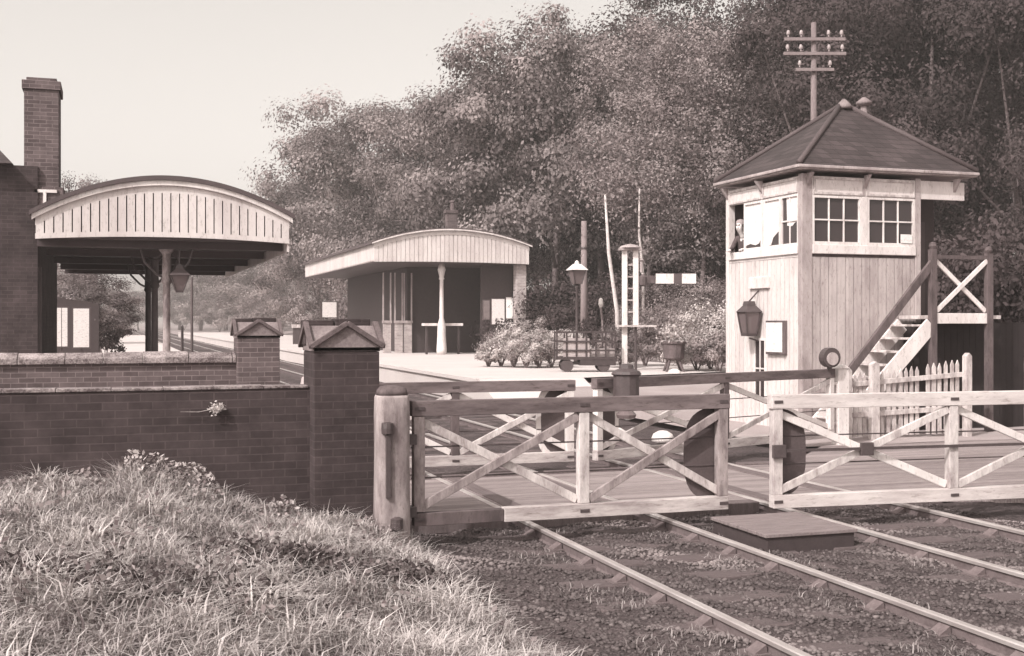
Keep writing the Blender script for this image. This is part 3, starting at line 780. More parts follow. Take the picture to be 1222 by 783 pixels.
sash_w(20.50, 21.12, 0, [(20.54, 4.55), (21.08, 4.55), (21.08, 3.64), (20.88, 3.66), (20.80, 3.80), (20.62, 3.90), (20.54, 3.93)])
sash_w(19.84, 20.48, 1, [(19.88, 4.55), (20.30, 4.55), (20.28, 4.0), (20.1, 3.98), (20.02, 4.03), (19.88, 4.08)])
MB().box(X0-.01, X0+.07, 21.13, 21.19, 3.582, 4.598).build('mullion', M['white'], SB, bevel=.005)
# lower west window, notice board, name plate
f = MB(); frame_w(f, 21.02, 21.48, .5, 1.76, X0+.006, .05, .03); f.box(X0-.02, X0+.004, 21.235, 21.265, .55, 1.71); f.box(X0-.021, X0+.003, 21.07, 21.43, 1.12, 1.15)
lw = f.build('window', M['white'], SB); MB().box(X0-.006, X0+.002, 21.06, 21.44, .54, 1.72).build('pane', M['glass'], lw)
nb = MB().box(X0-.07, X0+.006, 20.24, 20.94, 1.44, 2.12).build('notice_board', M['dark_wood'], SB, bevel=.008)
MB().box(X0-.076, X0-.0705, 20.31, 20.92, 1.49, 2.08).build('notice', M['paper'], nb)
npl = MB().box(X0-.06, X0+.006, 20.88, 21.64, 2.78, 3.02).build('name_plate', M['white'], SB, bevel=.012)
# roof
m_ = MB()
e = .20; ex0, ex1, ey0, ey1 = X0-e, XR+.12, Y0-e, Y1+e
ap0, ap1 = (14.45, 21.17, 6.62), (14.65, 21.17, 6.62)
ZR = 5.12
m_.add([(ex0, ey0, ZR), (ex1, ey0, ZR), (ex1, ey1, ZR), (ex0, ey1, ZR), ap0, ap1], [(0,1,5,4), (1,2,5), (2,3,4,5), (3,0,4), (3,2,1,0)])
rf = m_.build('roof', M['slate'], SB)
m_ = MB()
for c in ((ex0, ey0), (ex0, ey1)): m_.tube([(c[0], c[1], ZR+.03), (ap0[0], ap0[1], ap0[2]+.02)], .055, 8)
for c in ((ex1, ey0), (ex1, ey1)): m_.tube([(c[0], c[1], ZR+.03), (ap1[0], ap1[1], ap1[2]+.02)], .055, 8)
m_.build('hip_tiles', M['lead'], rf, smooth=True)
MB().lathe((14.55, 21.17, 6.58), [(.16, 0), (.17, .05), (.12, .12), (.10, .14), (.04, .20)], 12).build('finial', M['cement'], rf, smooth=True)
m_ = MB(); m_.box(ex0-.04, ex1+.02, ey0-.04, ey0-.002, ZR-.065, ZR-.005); m_.box(ex0-.04, ex0-.002, ey0-.001, ey1, ZR-.065, ZR-.005); m_.build('gutter', M['stone_paint'], SB, bevel=.012)
m_ = MB(); m_.box(ex0, ex1, ey0, ey1, ZR-.09, ZR-.03); m_.build('soffit', M['stone_paint'], SB)
m_ = MB(); m_.tube([(15.35, 21.6, 5.7), (15.35, 21.6, 6.75)], .07, 10); m_.lathe((15.35, 21.6, 6.75), [(.07, 0), (.16, .05), (.17, .1), (.04, .2)], 10); m_.build('stove_pipe', M['pole'], SB, smooth=True)
# wall lantern (hangs on the box front)
la = thing('wall_lantern', 'dark square lantern bracketed to the signal box front', 'lantern', (12.42, 21.33, 2.1))
m_ = MB(); cx, cy = 12.38, 21.33
def frustum(m_, cx, cy, z0, z1, r0, r1):
    m_.add([(cx-r0,cy-r0,z0),(cx+r0,cy-r0,z0),(cx+r0,cy+r0,z0),(cx-r0,cy+r0,z0),(cx-r1,cy-r1,z1),(cx+r1,cy-r1,z1),(cx+r1,cy+r1,z1),(cx-r1,cy+r1,z1)], [(3,2,1,0),(4,5,6,7),(0,1,5,4),(1,2,6,5),(2,3,7,6),(3,0,4,7)])
frustum(m_, cx, cy, 2.30, 2.44, .20, .09); frustum(m_, cx, cy, 2.44, 2.52, .10, .08); frustum(m_, cx, cy, 1.80, 1.86, .12, .13)
for sx in (-1, 1):
    for sy in (-1, 1): m_.bar((cx+sx*.115, cy+sy*.115, 1.86), (cx+sx*.175, cy+sy*.175, 2.31), .03, .03)
m_.bar((cx, cy, 1.76), (X0, cy, 1.70), .03, .03); m_.bar((cx, cy, 2.52), (X0, cy, 2.74), .025, .025); m_.build('lantern_frame', M['iron'], la)
m_ = MB(); frustum(m_, cx, cy, 1.861, 2.299, .10, .16); m_.build('lantern_glass', M['lamp_glass'], la)

# stairs and landing
ST = thing('stairs', 'white timber stairs and landing with X braced rail at the signal box', 'stairs', (13.5, 19.0, 0))
YA, YB, XT, ZT, XB = 18.62, 19.5, 14.72, 2.2, 12.70
def stringer(y): m_ = MB(); m_.bar((XT+.02, y, ZT-.16), (XB, y, .05), (.05), .30, (0, 0, 1)); return m_.build('stringer', M['white_clean'], ST, bevel=.006)
stringer(YA); stringer(YB)
for k in range(8):
    fz = (k+.7)/8.6; xx = XT - (XT-XB)*fz; zz = ZT - (ZT-.05)*fz
    MB().box(xx-.16, xx+.14, YA+.028, YB-.028, zz-.02, zz+.02).build('tread', M['white_worn'], ST, bevel=.006)
MB().bar((XT+.05, YA, ZT+1.02), (XB+.05, YA, .98), .07, .15).build('handrail', M['dark_wood'], ST, bevel=.008)
MB().box(XB-.05, XB+.05, YA-.045, YA+.045, -.1, 1.0).build('newel_post', M['dark_wood'], ST)
for (x, zz) in ((XT+.05, 3.48), (16.08, 3.42)):
    m_ = MB(); m_.box(x-.06, x+.06, YA-.06, YA+.06, -.1, zz); m_.lathe((x, YA, zz), [(.05, 0), (.075, .06), (.05, .12), (.01, .14)], 10); m_.build('newel_post', M['dark_wood'], ST)
MB().box(XT+.11, 16.02, YA-.03, YA+.03, ZT-.14, ZT+.06).build('landing_edge', M['white_clean'], ST, bevel=.006)
MB().box(XT+.05, 16.4, YA+.031, Y0-.06, ZT-.05, ZT+.02).build('landing', M['white_worn'], ST)
MB().box(XT+.111, 16.02, YA-.035, YA+.035, 3.30, 3.37).build('top_rail', M['dark_wood'], ST)
MB().bar((XT+.12, YA-.02, ZT+.10), (16.02, YA-.02, 3.28), .035, .085).build('cross_brace', M['white_clean'], ST, bevel=.004)
MB().bar((XT+.12, YA+.02, 3.28), (16.02, YA+.02, ZT+.10), .035, .085).build('cross_brace', M['white_clean'], ST, bevel=.004)
# dark boarding added to keep the space beneath the landing dark
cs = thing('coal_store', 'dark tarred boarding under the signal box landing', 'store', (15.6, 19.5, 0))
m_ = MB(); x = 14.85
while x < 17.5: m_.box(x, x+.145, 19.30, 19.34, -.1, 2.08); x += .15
m_.box(14.85, 17.5, 19.345, 19.6, -.1, 2.05); m_.build('boarding', M['coal'], cs)  # added boarding, only to keep the space dark

# signalman
def person():
    root = thing('person', 'signalman in dark jacket looking out of the open signal box window', 'person', (12.73, 22.27, 2.50))
    me = bpy.data.meshes.new('body')
    J = [((.25,.0,.92),.15,.12), ((.23,0,1.12),.15,.115), ((.15,0,1.32),.17,.12), ((.10,0,1.42),.10,.09), ((.03,.01,1.50),.055,.06), ((-.01,.02,1.58),.075,.085), ((-.02,.02,1.68),.085,.095), ((0.0,.02,1.76),.06,.07),
         ((.12,.17,1.39),.075,.075), ((.05,.25,1.18),.052,.052), ((-.17,.18,1.13),.042,.042), ((-.26,.14,1.12),.036,.03),
         ((.12,-.19,1.39),.075,.075), ((.06,-.27,1.18),.052,.052), ((-.14,-.20,1.13),.042,.042), ((-.26,-.16,1.12),.036,.03),
         ((.27,.10,.80),.10,.10), ((.27,.10,.48),.07,.07), ((.28,.10,.10),.05,.05), ((.18,.11,.04),.045,.035),
         ((.27,-.10,.80),.10,.10), ((.27,-.10,.48),.07,.07), ((.28,-.10,.10),.05,.05), ((.18,-.11,.04),.045,.035),
         ((-.115,.02,1.635),.016,.02)]
    E = [(0,1),(1,2),(2,3),(3,4),(4,5),(5,6),(6,7),(2,8),(8,9),(9,10),(10,11),(2,12),(12,13),(13,14),(14,15),(0,16),(16,17),(17,18),(18,19),(0,20),(20,21),(21,22),(22,23),(5,24)]
    # fingers
    for hi, sy in ((11, 1), (15, -1)):
        b = J[hi][0]
        for k, (dy, L) in enumerate(((-.03, .065), (-.01, .075), (.012, .07), (.032, .055))):
            i0 = len(J); J.append(((b[0]-L*.6, b[1]+dy, b[2]+.004), .011, .011)); J.append(((b[0]-L, b[1]+dy, b[2]-.02), .009, .009)); E += [(hi, i0), (i0, i0+1)]
        i0 = len(J); J.append(((b[0]-.02, b[1]-sy*.05, b[2]-.005), .011, .011)); E.append((hi, i0))
    me.from_pydata([j[0] for j in J], E, [])
    o = bpy.data.objects.new('body_src', me); COL.objects.link(o)
    sk = o.modifiers.new('skin', 'SKIN'); sk.use_smooth_shade = True
    for v, j in zip(me.skin_vertices[0].data, J): v.radius = (j[1], j[2])
    me.skin_vertices[0].data[0].use_root = True
    ss = o.modifiers.new('sub', 'SUBSURF'); ss.levels = 2; ss.render_levels = 2
    bpy.context.view_layer.update()
    dg = bpy.context.evaluated_depsgraph_get()
    new = bpy.data.meshes.new_from_object(o.evaluated_get(dg)); new.name = 'body'
    bpy.data.objects.remove(o)
    for m in (M['cloth'], M['skin'], M['shirt']): new.materials.append(m)
    for p in new.polygons:
        c = p.center; p.use_smooth = True
        if c.z > 1.49 or (c.x < -.21): p.material_index = 1
        elif c.z > 1.10 and c.x < .05 and abs(c.y) < .045: p.material_index = 2
        else: p.material_index = 0
    b = bpy.data.objects.new('body', new); COL.objects.link(b); b.parent = root
    hm = MB(); hm.lathe((.015, .02, 1.66), [(.098, -.02), (.108, .04), (.10, .09), (.07, .125), (.02, .14)], 14); h_ = hm.build('hair', M['hair'], None, smooth=True); h_.parent = root
    for s in (-1, 1):
        e_ = MB().lathe((-.098, .02+s*.036, 1.672), [(.004, -.012), (.013, 0), (.004, .012)], 8).build('eye', M['iron'], None); e_.parent = root
    root.rotation_euler = (0, 0, R(30))
    return root
person()

# picket fence
PF = thing('picket_fence', 'low whitish picket fence in front of the signal box stairs', 'fence', (13.5, 18.05, 0))
for (x0, z0, x1, z1) in ((12.3, .95, 15.1, 1.12), (12.3, .40, 15.1, .5)):
    MB().bar((x0, 18.05, z0), (x1, 18.05, z1), .04, .09).build('fence_rail', M['white_worn'], PF, bevel=.004)
for x, zt, w in ((12.42, 1.22, .11), (12.98, 1.32, .16), (15.02, 1.46, .13)):
    m_ = MB(); m_.box(x-w/2, x+w/2, 17.9, 18.02, -.1, zt); m_.prism([(x-w/2, zt), (x+w/2, zt), (x, zt+.06)], 17.9, 18.02); m_.build('fence_post', M['white_worn'], PF, bevel=.006)
pk = [12.18, 12.30, 13.76, 13.88, 14.0, 14.78, 12.55, 12.66, 12.76, 12.86, 13.12, 13.24, 13.37, 13.50, 13.64, 14.24, 14.37, 14.50, 14.64, 14.9]
for i, x in enumerate(pk):
    zt = 1.12 + (x-12.2)*.09 + random.uniform(-.03, .03)
    w = .038
    m_ = MB(); m_.prism([(x-w, .02), (x+w, .02), (x+w+random.uniform(-.01, .01), zt-.09), (x, zt), (x-w, zt-.09)], 18.072, 18.095); m_.build('picket', M['white_worn'], PF)

# ------------------------------------------------------------------ main station canopy + building (left)
CY = 23.75
CN = thing('station_canopy', 'arched station canopy with white slotted valance left of the wall', 'canopy', (1, 30, ZP))
cxl, cxr = -1.42, 3.32; cm = (cxl+cxr)/2 + .05
def arch(x, zs, zp): u = (x-cm)/((cxr-cxl)/2); return zp - (zp-zs)*abs(u)**2.0
def ctop(x): return arch(x, 4.08, 4.74)
def cbot(x): return arch(x, 3.66, 3.74)
N = 29; m_ = MB(); bw = (cxr-cxl)/N
for k in range(N):
    a, b_ = cxl+bw*k+.011, cxl+bw*(k+1)-.011
    m_.prism([(a, cbot(a)+.10), (b_, cbot(b_)+.10), (b_, ctop(b_)-.14), (a, ctop(a)-.14)], CY, CY+.03)
# continuous bands behind top and bottom of the slots
for k in range(N):
    a, b_ = cxl+bw*k, cxl+bw*(k+1)
    m_.prism([(a, cbot(a)), (b_, cbot(b_)), (b_, cbot(b_)+.10), (a, cbot(a)+.10)], CY, CY+.03)
    m_.prism([(a, ctop(a)-.14), (b_, ctop(b_)-.14), (b_, ctop(b_)), (a, ctop(a))], CY, CY+.03)
m_.build('valance', M['canopy'], CN)
m_ = MB()
for k in range(N):
    a, b_ = cxl-.06+(cxr-cxl+.12)*k/N, cxl-.06+(cxr-cxl+.12)*(k+1)/N
    m_.prism([(a, ctop(a)+.002), (b_, ctop(b_)+.002), (b_, ctop(b_)+.10), (a, ctop(a)+.10)], CY-.06, CY+.06)
m_.build('cornice', M['white'], CN)
m_ = MB()
for k in range(N):
    a, b_ = cxl-.10+(cxr-cxl+.20)*k/N, cxl-.10+(cxr-cxl+.20)*(k+1)/N
    m_.prism([(a, ctop(a)+.103), (b_, ctop(b_)+.103), (b_, ctop(b_)+.19), (a, ctop(a)+.19)], CY-.10, 38)
m_.build('roof', M['lead'], CN)
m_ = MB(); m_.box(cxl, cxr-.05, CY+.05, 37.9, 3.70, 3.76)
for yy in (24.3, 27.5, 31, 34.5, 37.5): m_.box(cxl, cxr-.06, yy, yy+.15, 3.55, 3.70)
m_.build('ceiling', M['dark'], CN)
m_ = MB(); m_.box(cxr-.04, cxr, CY+.031, 38, 3.50, 4.06); m_.build('side_valance', M['canopy'], CN)
for i, (x, y, mt) in enumerate(((.98, 24.45, M['grey_wood']), (.85, 27.6, M['iron']), (.80, 31.1, M['iron']))):  # nearest column in a lighter material, the light on it painted in
    c = MB(); c.lathe((x, y, ZP), [(.16, 0), (.16, .5), (.10, .56), (.075, .7), (.07, 2.3), (.11, 2.36), (.09, 2.42), (.08, 2.9), (.16, 3.0)], 12); cc = c.build('column', mt, CN, smooth=True)
    b = MB()
    for s in (-1, 1):
        b.tube([(x, y, 2.95), (x+s*.2, y, 3.05), (x+s*.42, y, 3.28), (x+s*.5, y, 3.55)], .025, 6)
        b.tube([(x+s*.05, y, 3.5), (x+s*.14, y, 3.4), (x+s*.25, y, 3.36)], .015, 6)
    b.build('bracket', M['iron'], cc)
HL = thing('hanging_lantern', 'dark hanging station lantern under the arched canopy', 'lantern', (1.2, 24.3, 2.9))
m_ = MB(); cx, cy = 1.22, 24.3
frustum(m_, cx, cy, 3.02, 3.16, .21, .07); frustum(m_, cx, cy, 3.16, 3.24, .07, .04); m_.tube([(cx, cy, 3.22), (cx, cy, 3.56)], .015, 6)
frustum(m_, cx, cy, 2.68, 2.72, .07, .08)
for sx in (-1, 1):
    for sy in (-1, 1): m_.bar((cx+sx*.07, cy+sy*.07, 2.72), (cx+sx*.18, cy+sy*.18, 3.03), .02, .02)
m_.build('lantern_frame', M['iron'], HL)
m_ = MB(); frustum(m_, cx, cy, 2.721, 3.019, .06, .165); m_.build('lantern_glass', M['lamp_glass'], HL)
BD = thing('station_building', 'dark brick station building with tall chimney at the left edge', 'building', (-4, 28, ZP))
MB().box(-10, -1.46, 25.2, 33.5, ZP-.3, 5.2).build('wall', M['brick'], BD)
m_ = MB(); m_.add([(-10.3, 24.9, 5.2), (-1.9, 24.9, 5.2), (-1.9, 33.8, 5.2), (-10.3, 33.8, 5.2), (-10.3, 29.3, 8.2), (-4.5, 29.3, 8.2)], [(0,1,5,4), (1,2,5), (2,3,4,5), (3,0,4), (3,2,1,0)])
rf2 = m_.build('roof', M['slate'], BD)
m_ = MB(); m_.box(-1.72, -1.07, 25.3, 26.3, 4.4, 6.75); m_.box(-1.76, -1.03, 25.26, 26.34, 6.75, 6.93); m_.box(-1.68, -1.11, 25.35, 26.25, 6.93, 7.0); m_.box(-1.77, -.98, 25.25, 26.35, 4.0, 4.8); m_.build('chimney', M['brick_mid'], rf2, bevel=.012)
ww = MB(); ww.box(-1.52, -1.1, 25.20, 25.245, 4.68, 4.74); ww.box(-1.36, -1.30, 25.20, 25.245, 4.3, 4.68); ww.build('window_frame', M['white_clean'], BD)
MB().box(-1.48, -1.40, 25.4, 25.5, .6, 3.2).build('door_frame', M['dark'], BD)
# hedge beyond the building with two white boards
def notice_board(label, x, y, w, z0, z1, sheets):
    r_ = thing('notice_board', label, 'notice board', (x, y, ZP), group='notice boards on the left platform')
    MB().box(x-w/2-.04, x+w/2+.04, y, y+.05, z0-.05, z1+.05).build('board', M['dark'], r_)
    m_ = MB(); m_.tube([(x, y+.08, ZP), (x, y+.08, z1)], .04, 8); m_.build('leg', M['dark'], r_)
    for k in range(sheets):
        a = x-w/2+w*k/sheets; MB().box(a+.01, a+w/sheets-.012, y-.006, y-.001, z0, z1).build('poster', M['paper'], r_)
yy = 41.0
notice_board('white two sheet poster board by the dark station wall', x_on_y(73.5, yy), yy, .38, 1.30, 2.56, 2)
yy = 42.0
notice_board('single pale poster board right of the two sheet one', x_on_y(97, yy), yy, .52, 1.25, 2.55, 1)
HB = thing('garden_hut', 'low dark tarred hut behind the poster boards', 'hut', (x_on_y(90, 44), 44, ZP))
m_ = MB(); a, b_ = x_on_y(40, 44), x_on_y(118, 44); m_.prism([(a, ZP), (b_, ZP), (b_, 2.75), (a, 3.1)], 44, 46.5); m_.build('boarding', M['darker'], HB)
# small posts on the left platform
def slim_post(label, px, Y, z0, z1, r, mat):
    X = x_on_y(px, Y); root = thing('platform_post', label, 'post', (X, Y, z0), group=None)
    m_ = MB(); m_.lathe((X, Y, 0), [(r*1.3, z0), (r, z0+.2), (r*.8, z1-.05), (r*.3, z1)], 8); m_.build('shaft', mat, root)
slim_post('slim dark pointed post beyond the columns by the rails', 217.5, 40, 0.5, 2.0, .05, M['iron'])
slim_post('thin dark signal post far down the line', 229, 75, 0.0, 4.9, .09, M['dark'])

# ------------------------------------------------------------------ far platform shelter
SY = 54.1
SH = thing('platform_shelter', 'arched platform shelter with pale boarded valance and brick pier', 'shelter', (15.3, 60, ZP))
sl_, sr_ = 11.5, 19.2; smid = (sl_+sr_)/2
def stop(x): u = (x-smid)/((sr_-sl_)/2); return 6.48 - .68*abs(u)**2.0
def sbot(x): u = (x-smid)/((sr_-sl_)/2); return 4.93 + .05*(1-u*u)
N = 36; bw = (sr_-sl_)/N
m_ = MB()
for k in range(N):
    a, b_ = sl_+bw*k+.012, sl_+bw*(k+1)-.012
    m_.prism([(a, sbot(a)), (b_, sbot(b_)), (b_, stop(b_)-.2), (a, stop(a)-.2)], SY, SY+.04)
    a, b_ = sl_+bw*k, sl_+bw*(k+1)
    m_.prism([(a, stop(a)-.2), (b_, stop(b_)-.2), (b_, stop(b_)), (a, stop(a))], SY-.02, SY+.041)
    m_.prism([(a, sbot(a)+.03), (b_, sbot(b_)+.03), (b_, stop(b_)-.25), (a, stop(a)-.25)], SY+.045, SY+.06)
m_.build('valance', M['canopy'], SH)
m_ = MB(); y = SY+.05
while y < 75:
    m_.prism([(y+.01, 5.02), (y+.12, 4.95), (y+.23, 5.02), (y+.24, 5.78), (y+.01, 5.78)], sl_, sl_+.04, 'x'); y += .25
m_.build('side_valance', M['canopy'], SH)
m_ = MB()
for k in range(N):
    a, b_ = sl_-.15+(sr_-sl_+.3)*k/N, sl_-.15+(sr_-sl_+.3)*(k+1)/N
    m_.prism([(a, stop(a)+.003), (b_, stop(b_)+.003), (b_, stop(b_)+.13), (a, stop(a)+.13)], SY-.12, 75.2)
srf = m_.build('roof', M['lead'], SH)
m_ = MB()
for k in range(N):
    a, b_ = sl_-.12+(sr_-sl_+.24)*k/N, sl_-.12+(sr_-sl_+.24)*(k+1)/N
    m_.prism([(a, stop(a)+.004), (b_, stop(b_)+.004), (b_, stop(b_)+.07), (a, stop(a)+.07)], SY-.15, SY-.122)
m_.build('cornice', M['white'], SH)
m_ = MB(); m_.box(x_on_y(534, 60), x_on_y(546, 60), 60, 60.5, 6.2, 8.0); m_.box(x_on_y(533, 59.9), x_on_y(547, 59.9), 59.95, 60.55, 7.9, 8.06); m_.lathe(((x_on_y(540, 60.3)), 60.3, 8.06), [(.13, 0), (.11, .4), (.15, .45), (.12, .52)], 10); m_.build('chimney', M['brick_mid'], srf)
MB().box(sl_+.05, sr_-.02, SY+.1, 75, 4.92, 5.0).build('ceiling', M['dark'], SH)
MB().box(18.65, 19.15, SY+.3, SY+.8, ZP, 4.95).build('brick_pier', M['brick_pale'], SH)
m_ = MB(); m_.box(14.3, 19.0, SY+4.2, SY+4.4, ZP, 4.9); m_.box(x_on_y(574, SY+1.06), 18.66, SY+1.06, SY+1.2, ZP, 4.9); m_.box(18.9, 19.1, SY+.81, SY+4.2, ZP, 4.9); m_.box(14.1, 14.3, SY+4.2, 74.5, ZP, 4.9); m_.build('wall', M['darker'], SH)
# glazed screen panels left of the back wall
for i, px in enumerate((462, 476, 487)):
    x = x_on_y(px, SY+4.0)
    m_ = MB(); m_.box(x-.2, x+.2, SY+4.0, SY+4.1, ZP, 2.05); b = m_.build('panel', M['brick_pale'], SH)
    m_ = MB(); m_.box(x-.24, x+.24, SY+3.95, SY+4.15, 2.05, 2.18); m_.box(x-.22, x-.16, SY+4.0, SY+4.1, 2.18, 4.6); m_.box(x+.16, x+.22, SY+4.0, SY+4.1, 2.18, 4.6); m_.build('window_frame', M['stone_paint'], SH)
pc = x_on_y(527, SY+.8)
m_ = MB(); m_.lathe((pc, SY+.8, ZP), [(.25, 0), (.25, .25), (.21, .9), (.20, 1.4), (.11, 1.75), (.09, 3.6), (.14, 3.65), (.11, 3.75), (.2, 4.1), (.10, 4.45)], 14); m_.build('column', M['white_clean'], SH, smooth=True)
bt = thing('bench_table', 'long pale plank table by the white shelter column', 'table', (pc, SY+1.2, ZP))
MB().box(x_on_y(505, SY+1.2), x_on_y(552, SY+1.2), SY+1.1, SY+1.5, 1.92, 2.05).build('table_top', M['white'], bt)
for px in (509, 547):
    x = x_on_y(px, SY+1.3); MB().box(x-.04, x+.04, SY+1.2, SY+1.4, ZP, 1.919).build('leg', M['darker'], bt)
def wposter(label, px0, px1, y0, y1, nm='poster'):
    Y = SY+1.0
    a, b_ = x_on_y(px0, Y), x_on_y(px1, Y); t = depth((a+b_)/2, Y)
    z1, z0 = H+(385-y0)*t/F, H+(385-y1)*t/F
    r_ = thing(nm, label, 'poster', ((a+b_)/2, Y, z0)); MB().box(a-.05, b_+.05, Y+.005, Y+.045, z0-.05, z1+.05).build('frame', M['dark_wood'], r_); MB().box(a, b_, Y-.002, Y+.004, z0, z1).build('sheet', {584: M['cement'], 602: M['paper']}.get(px1, M['poster']), r_)
wposter('narrow grey poster at the left of three in the shelter', 577, 584, 359, 381)
wposter('largest mottled poster in the middle of the shelter wall', 587, 602, 357, 387)
wposter('narrow white poster beside the shelter brick pier', 604, 612, 355, 380)
# white notice on posts left of the shelter
nbx = x_on_y(393, 70)
r_ = thing('platform_sign', 'small white notice on two posts left of the shelter', 'sign', (nbx, 70, ZP))
MB().box(nbx-.42, nbx+.42, 69.95, 70, 2.4, 3.3).build('board', M['paper'], r_)
for s in (-1, 1): MB().box(nbx+s*.5-.05, nbx+s*.5+.05, 69.95, 70.05, ZP, 3.3).build('leg', M['dark'], r_)
# platform back fence beyond
r_ = thing('platform_fence', 'dark low fence along the back of the far platform', 'fence', (13, 80, ZP))
m_ = MB(); m_.box(9.9+2, 20, 84, 84.1, 1.7, 1.95); m_.build('fence_rail', M['white_worn'], r_)
m_ = MB(); x = 12
while x < 20: m_.box(x, x+.9, 84.1, 84.15, ZP, 1.9); x += .95
m_.build('boarding', M['dark'], r_)

# ------------------------------------------------------------------ station yard objects
def on_depth(px, t):
    a = (px-611)/F; return (t*SN + CS*a*t, t*CS - SN*a*t)
# platform trolley
tx, ty = on_depth(698, 37)
TR = thing('luggage_trolley', 'dark four wheeled luggage trolley with slatted sides on the platform ramp', 'trolley', (tx, ty, ZP), R(-16))
def put_l(nm, m_, mat, root, par=None, smooth=False, bev=0):
    o = m_.build(nm, mat, None, smooth=smooth, bevel=bev); o.parent = par or root; return o
m_ = MB(); m_.box(-.95, .95, -.42, .42, .38, .47); m_.box(-.2, .93, -.41, .41, .20, .379); put_l('bed', m_, M['darker'], TR)
for s in (-1, 1):
    m_ = MB()
    for k in range(7): x = -.92+k*.306; m_.box(x-.025, x+.025, s*.40-.02, s*.40+.02, .47, 1.26)
    for zz in (.64, .92, 1.21): m_.box(-.95, .95, s*.40-.035 if s < 0 else s*.40+.005, s*.40-.005 if s < 0 else s*.40+.035, zz, zz+.055)
    put_l('side_rack', m_, M['darker'], TR)
    for x in (-.6, .55):
        m_ = MB(); n_ = 18
        pts = [(x+.2*math.cos(2*math.pi*k/n_), .2+.2*math.sin(2*math.pi*k/n_)) for k in range(n_)]
        m_.prism(pts, s*.36-.03, s*.36+.03); put_l('wheel', m_, M['iron'], TR)
m_ = MB(); m_.tube([(-.95, 0, .3), (-1.25, 0, .15)], .025, 6); m_.box(-.8, .8, -.3, .3, .22, .30); put_l('undercarriage', m_, M['iron'], TR)
m_ = MB(); m_.box(-.72, .1, -.39, -.37, .47, 1.05); m_.box(.1, .9, -.30, .3, .47, .72)
put_l('load', m_, M['stone_paint'], TR)
# lamp post behind the trolley
lx, ly = on_depth(688.5, 43)
LP = thing('lamp_post', 'dark platform lamp post with pale lantern hood behind the trolley', 'lamp post', (lx, ly, ZP))
m_ = MB(); m_.lathe((0, 0, 0), [(.13, 0), (.12, .5), (.06, .65), (.05, 2.8), (.09, 2.85), (.05, 2.95)], 10); put_l('post', m_, M['iron'], LP, smooth=True)
m_ = MB(); frustum(m_, 0, 0, 2.95, 3.45, .13, .24); put_l('lantern_glass', m_, M['lamp_glass'], LP)
m_ = MB()
for sx in (-1, 1):
    for sy in (-1, 1): m_.bar((sx*.135, sy*.135, 2.95), (sx*.245, sy*.245, 3.46), .035, .035)
put_l('lantern_frame', m_, M['iron'], LP)
m_ = MB(); frustum(m_, 0, 0, 3.46, 3.68, .32, .12); m_.lathe((0, 0, 3.68), [(.1, 0), (.08, .08), (.02, .14)], 8); put_l('hood', m_, M['white_clean'], LP)
# timber pole left of the birch
px_, py_ = on_depth(697, 50)
TP = thing('timber_pole', 'pale bare timber pole rising behind the lamp post', 'pole', (px_, py_, .5))
put_l('shaft', MB().tube([(0, 0, 0), (0, 0, 5.9)], [.17, .12], 10), M['pole'], TP, smooth=True)
put_l('pole_band', MB().lathe((0, 0, 4.7), [(.15, 0), (.16, .05), (.15, .1)], 10), M['iron'], TP)
# signal with twin posts
gx, gy = on_depth(752, 38)
SG = thing('semaphore_signal', 'white twin post semaphore signal with arm to the right', 'signal', (gx, gy, .5), -TH)
for s, z0 in ((-1, 0.0), (1, 1.50)):
    put_l('post', MB().box(s*.18-.085, s*.18+.085, -.08, .08, z0, 3.92), M['white_clean'], SG, bev=.01)
m_ = MB()
for zz in np.arange(1.9, 3.8, .38): m_.box(-.1, .1, -.03, .03, zz, zz+.05)
put_l('rung', m_, M['stone_paint'], SG)
m_ = MB(); m_.box(-.36, .36, -.2, .2, 3.92, 4.0); m_.lathe((0, 0, 4.0), [(.36, 0), (.3, .06), (.08, .12)], 12); put_l('cap', m_, M['stone_paint'], SG)
m_ = MB(); m_.box(-.42, .82, -.3, .3, 1.44, 1.5); put_l('stage', m_, M['white_worn'], SG)
put_l('stay', MB().tube([(.17, -.1, 0), (.17, -.1, 1.44)], .045, 8), M['iron'], SG)
m_ = MB(); m_.box(.27, .8, -.06, .0, 2.86, 3.10); m_.lathe((.42, -.03, 2.75), [(.05, 0), (.12, .05), (.12, .3), (.05, .4)], 10); put_l('spectacle', m_, M['dark_wood'], SG)
arm = put_l('arm', MB().box(.82, 2.12, -.10, -.06, 2.84, 3.16), M['white_clean'], SG)
put_l('arm_band', MB().box(1.40, 1.66, -.106, -.054, 2.835, 3.165), M['disc'], SG, arm)
m_ = MB(); m_.lathe((0.36, 0, 3.2), [(.05, 0), (.05, .35), (.1, .4), (.02, .45)], 8); put_l('lamp', m_, M['stone_paint'], SG)
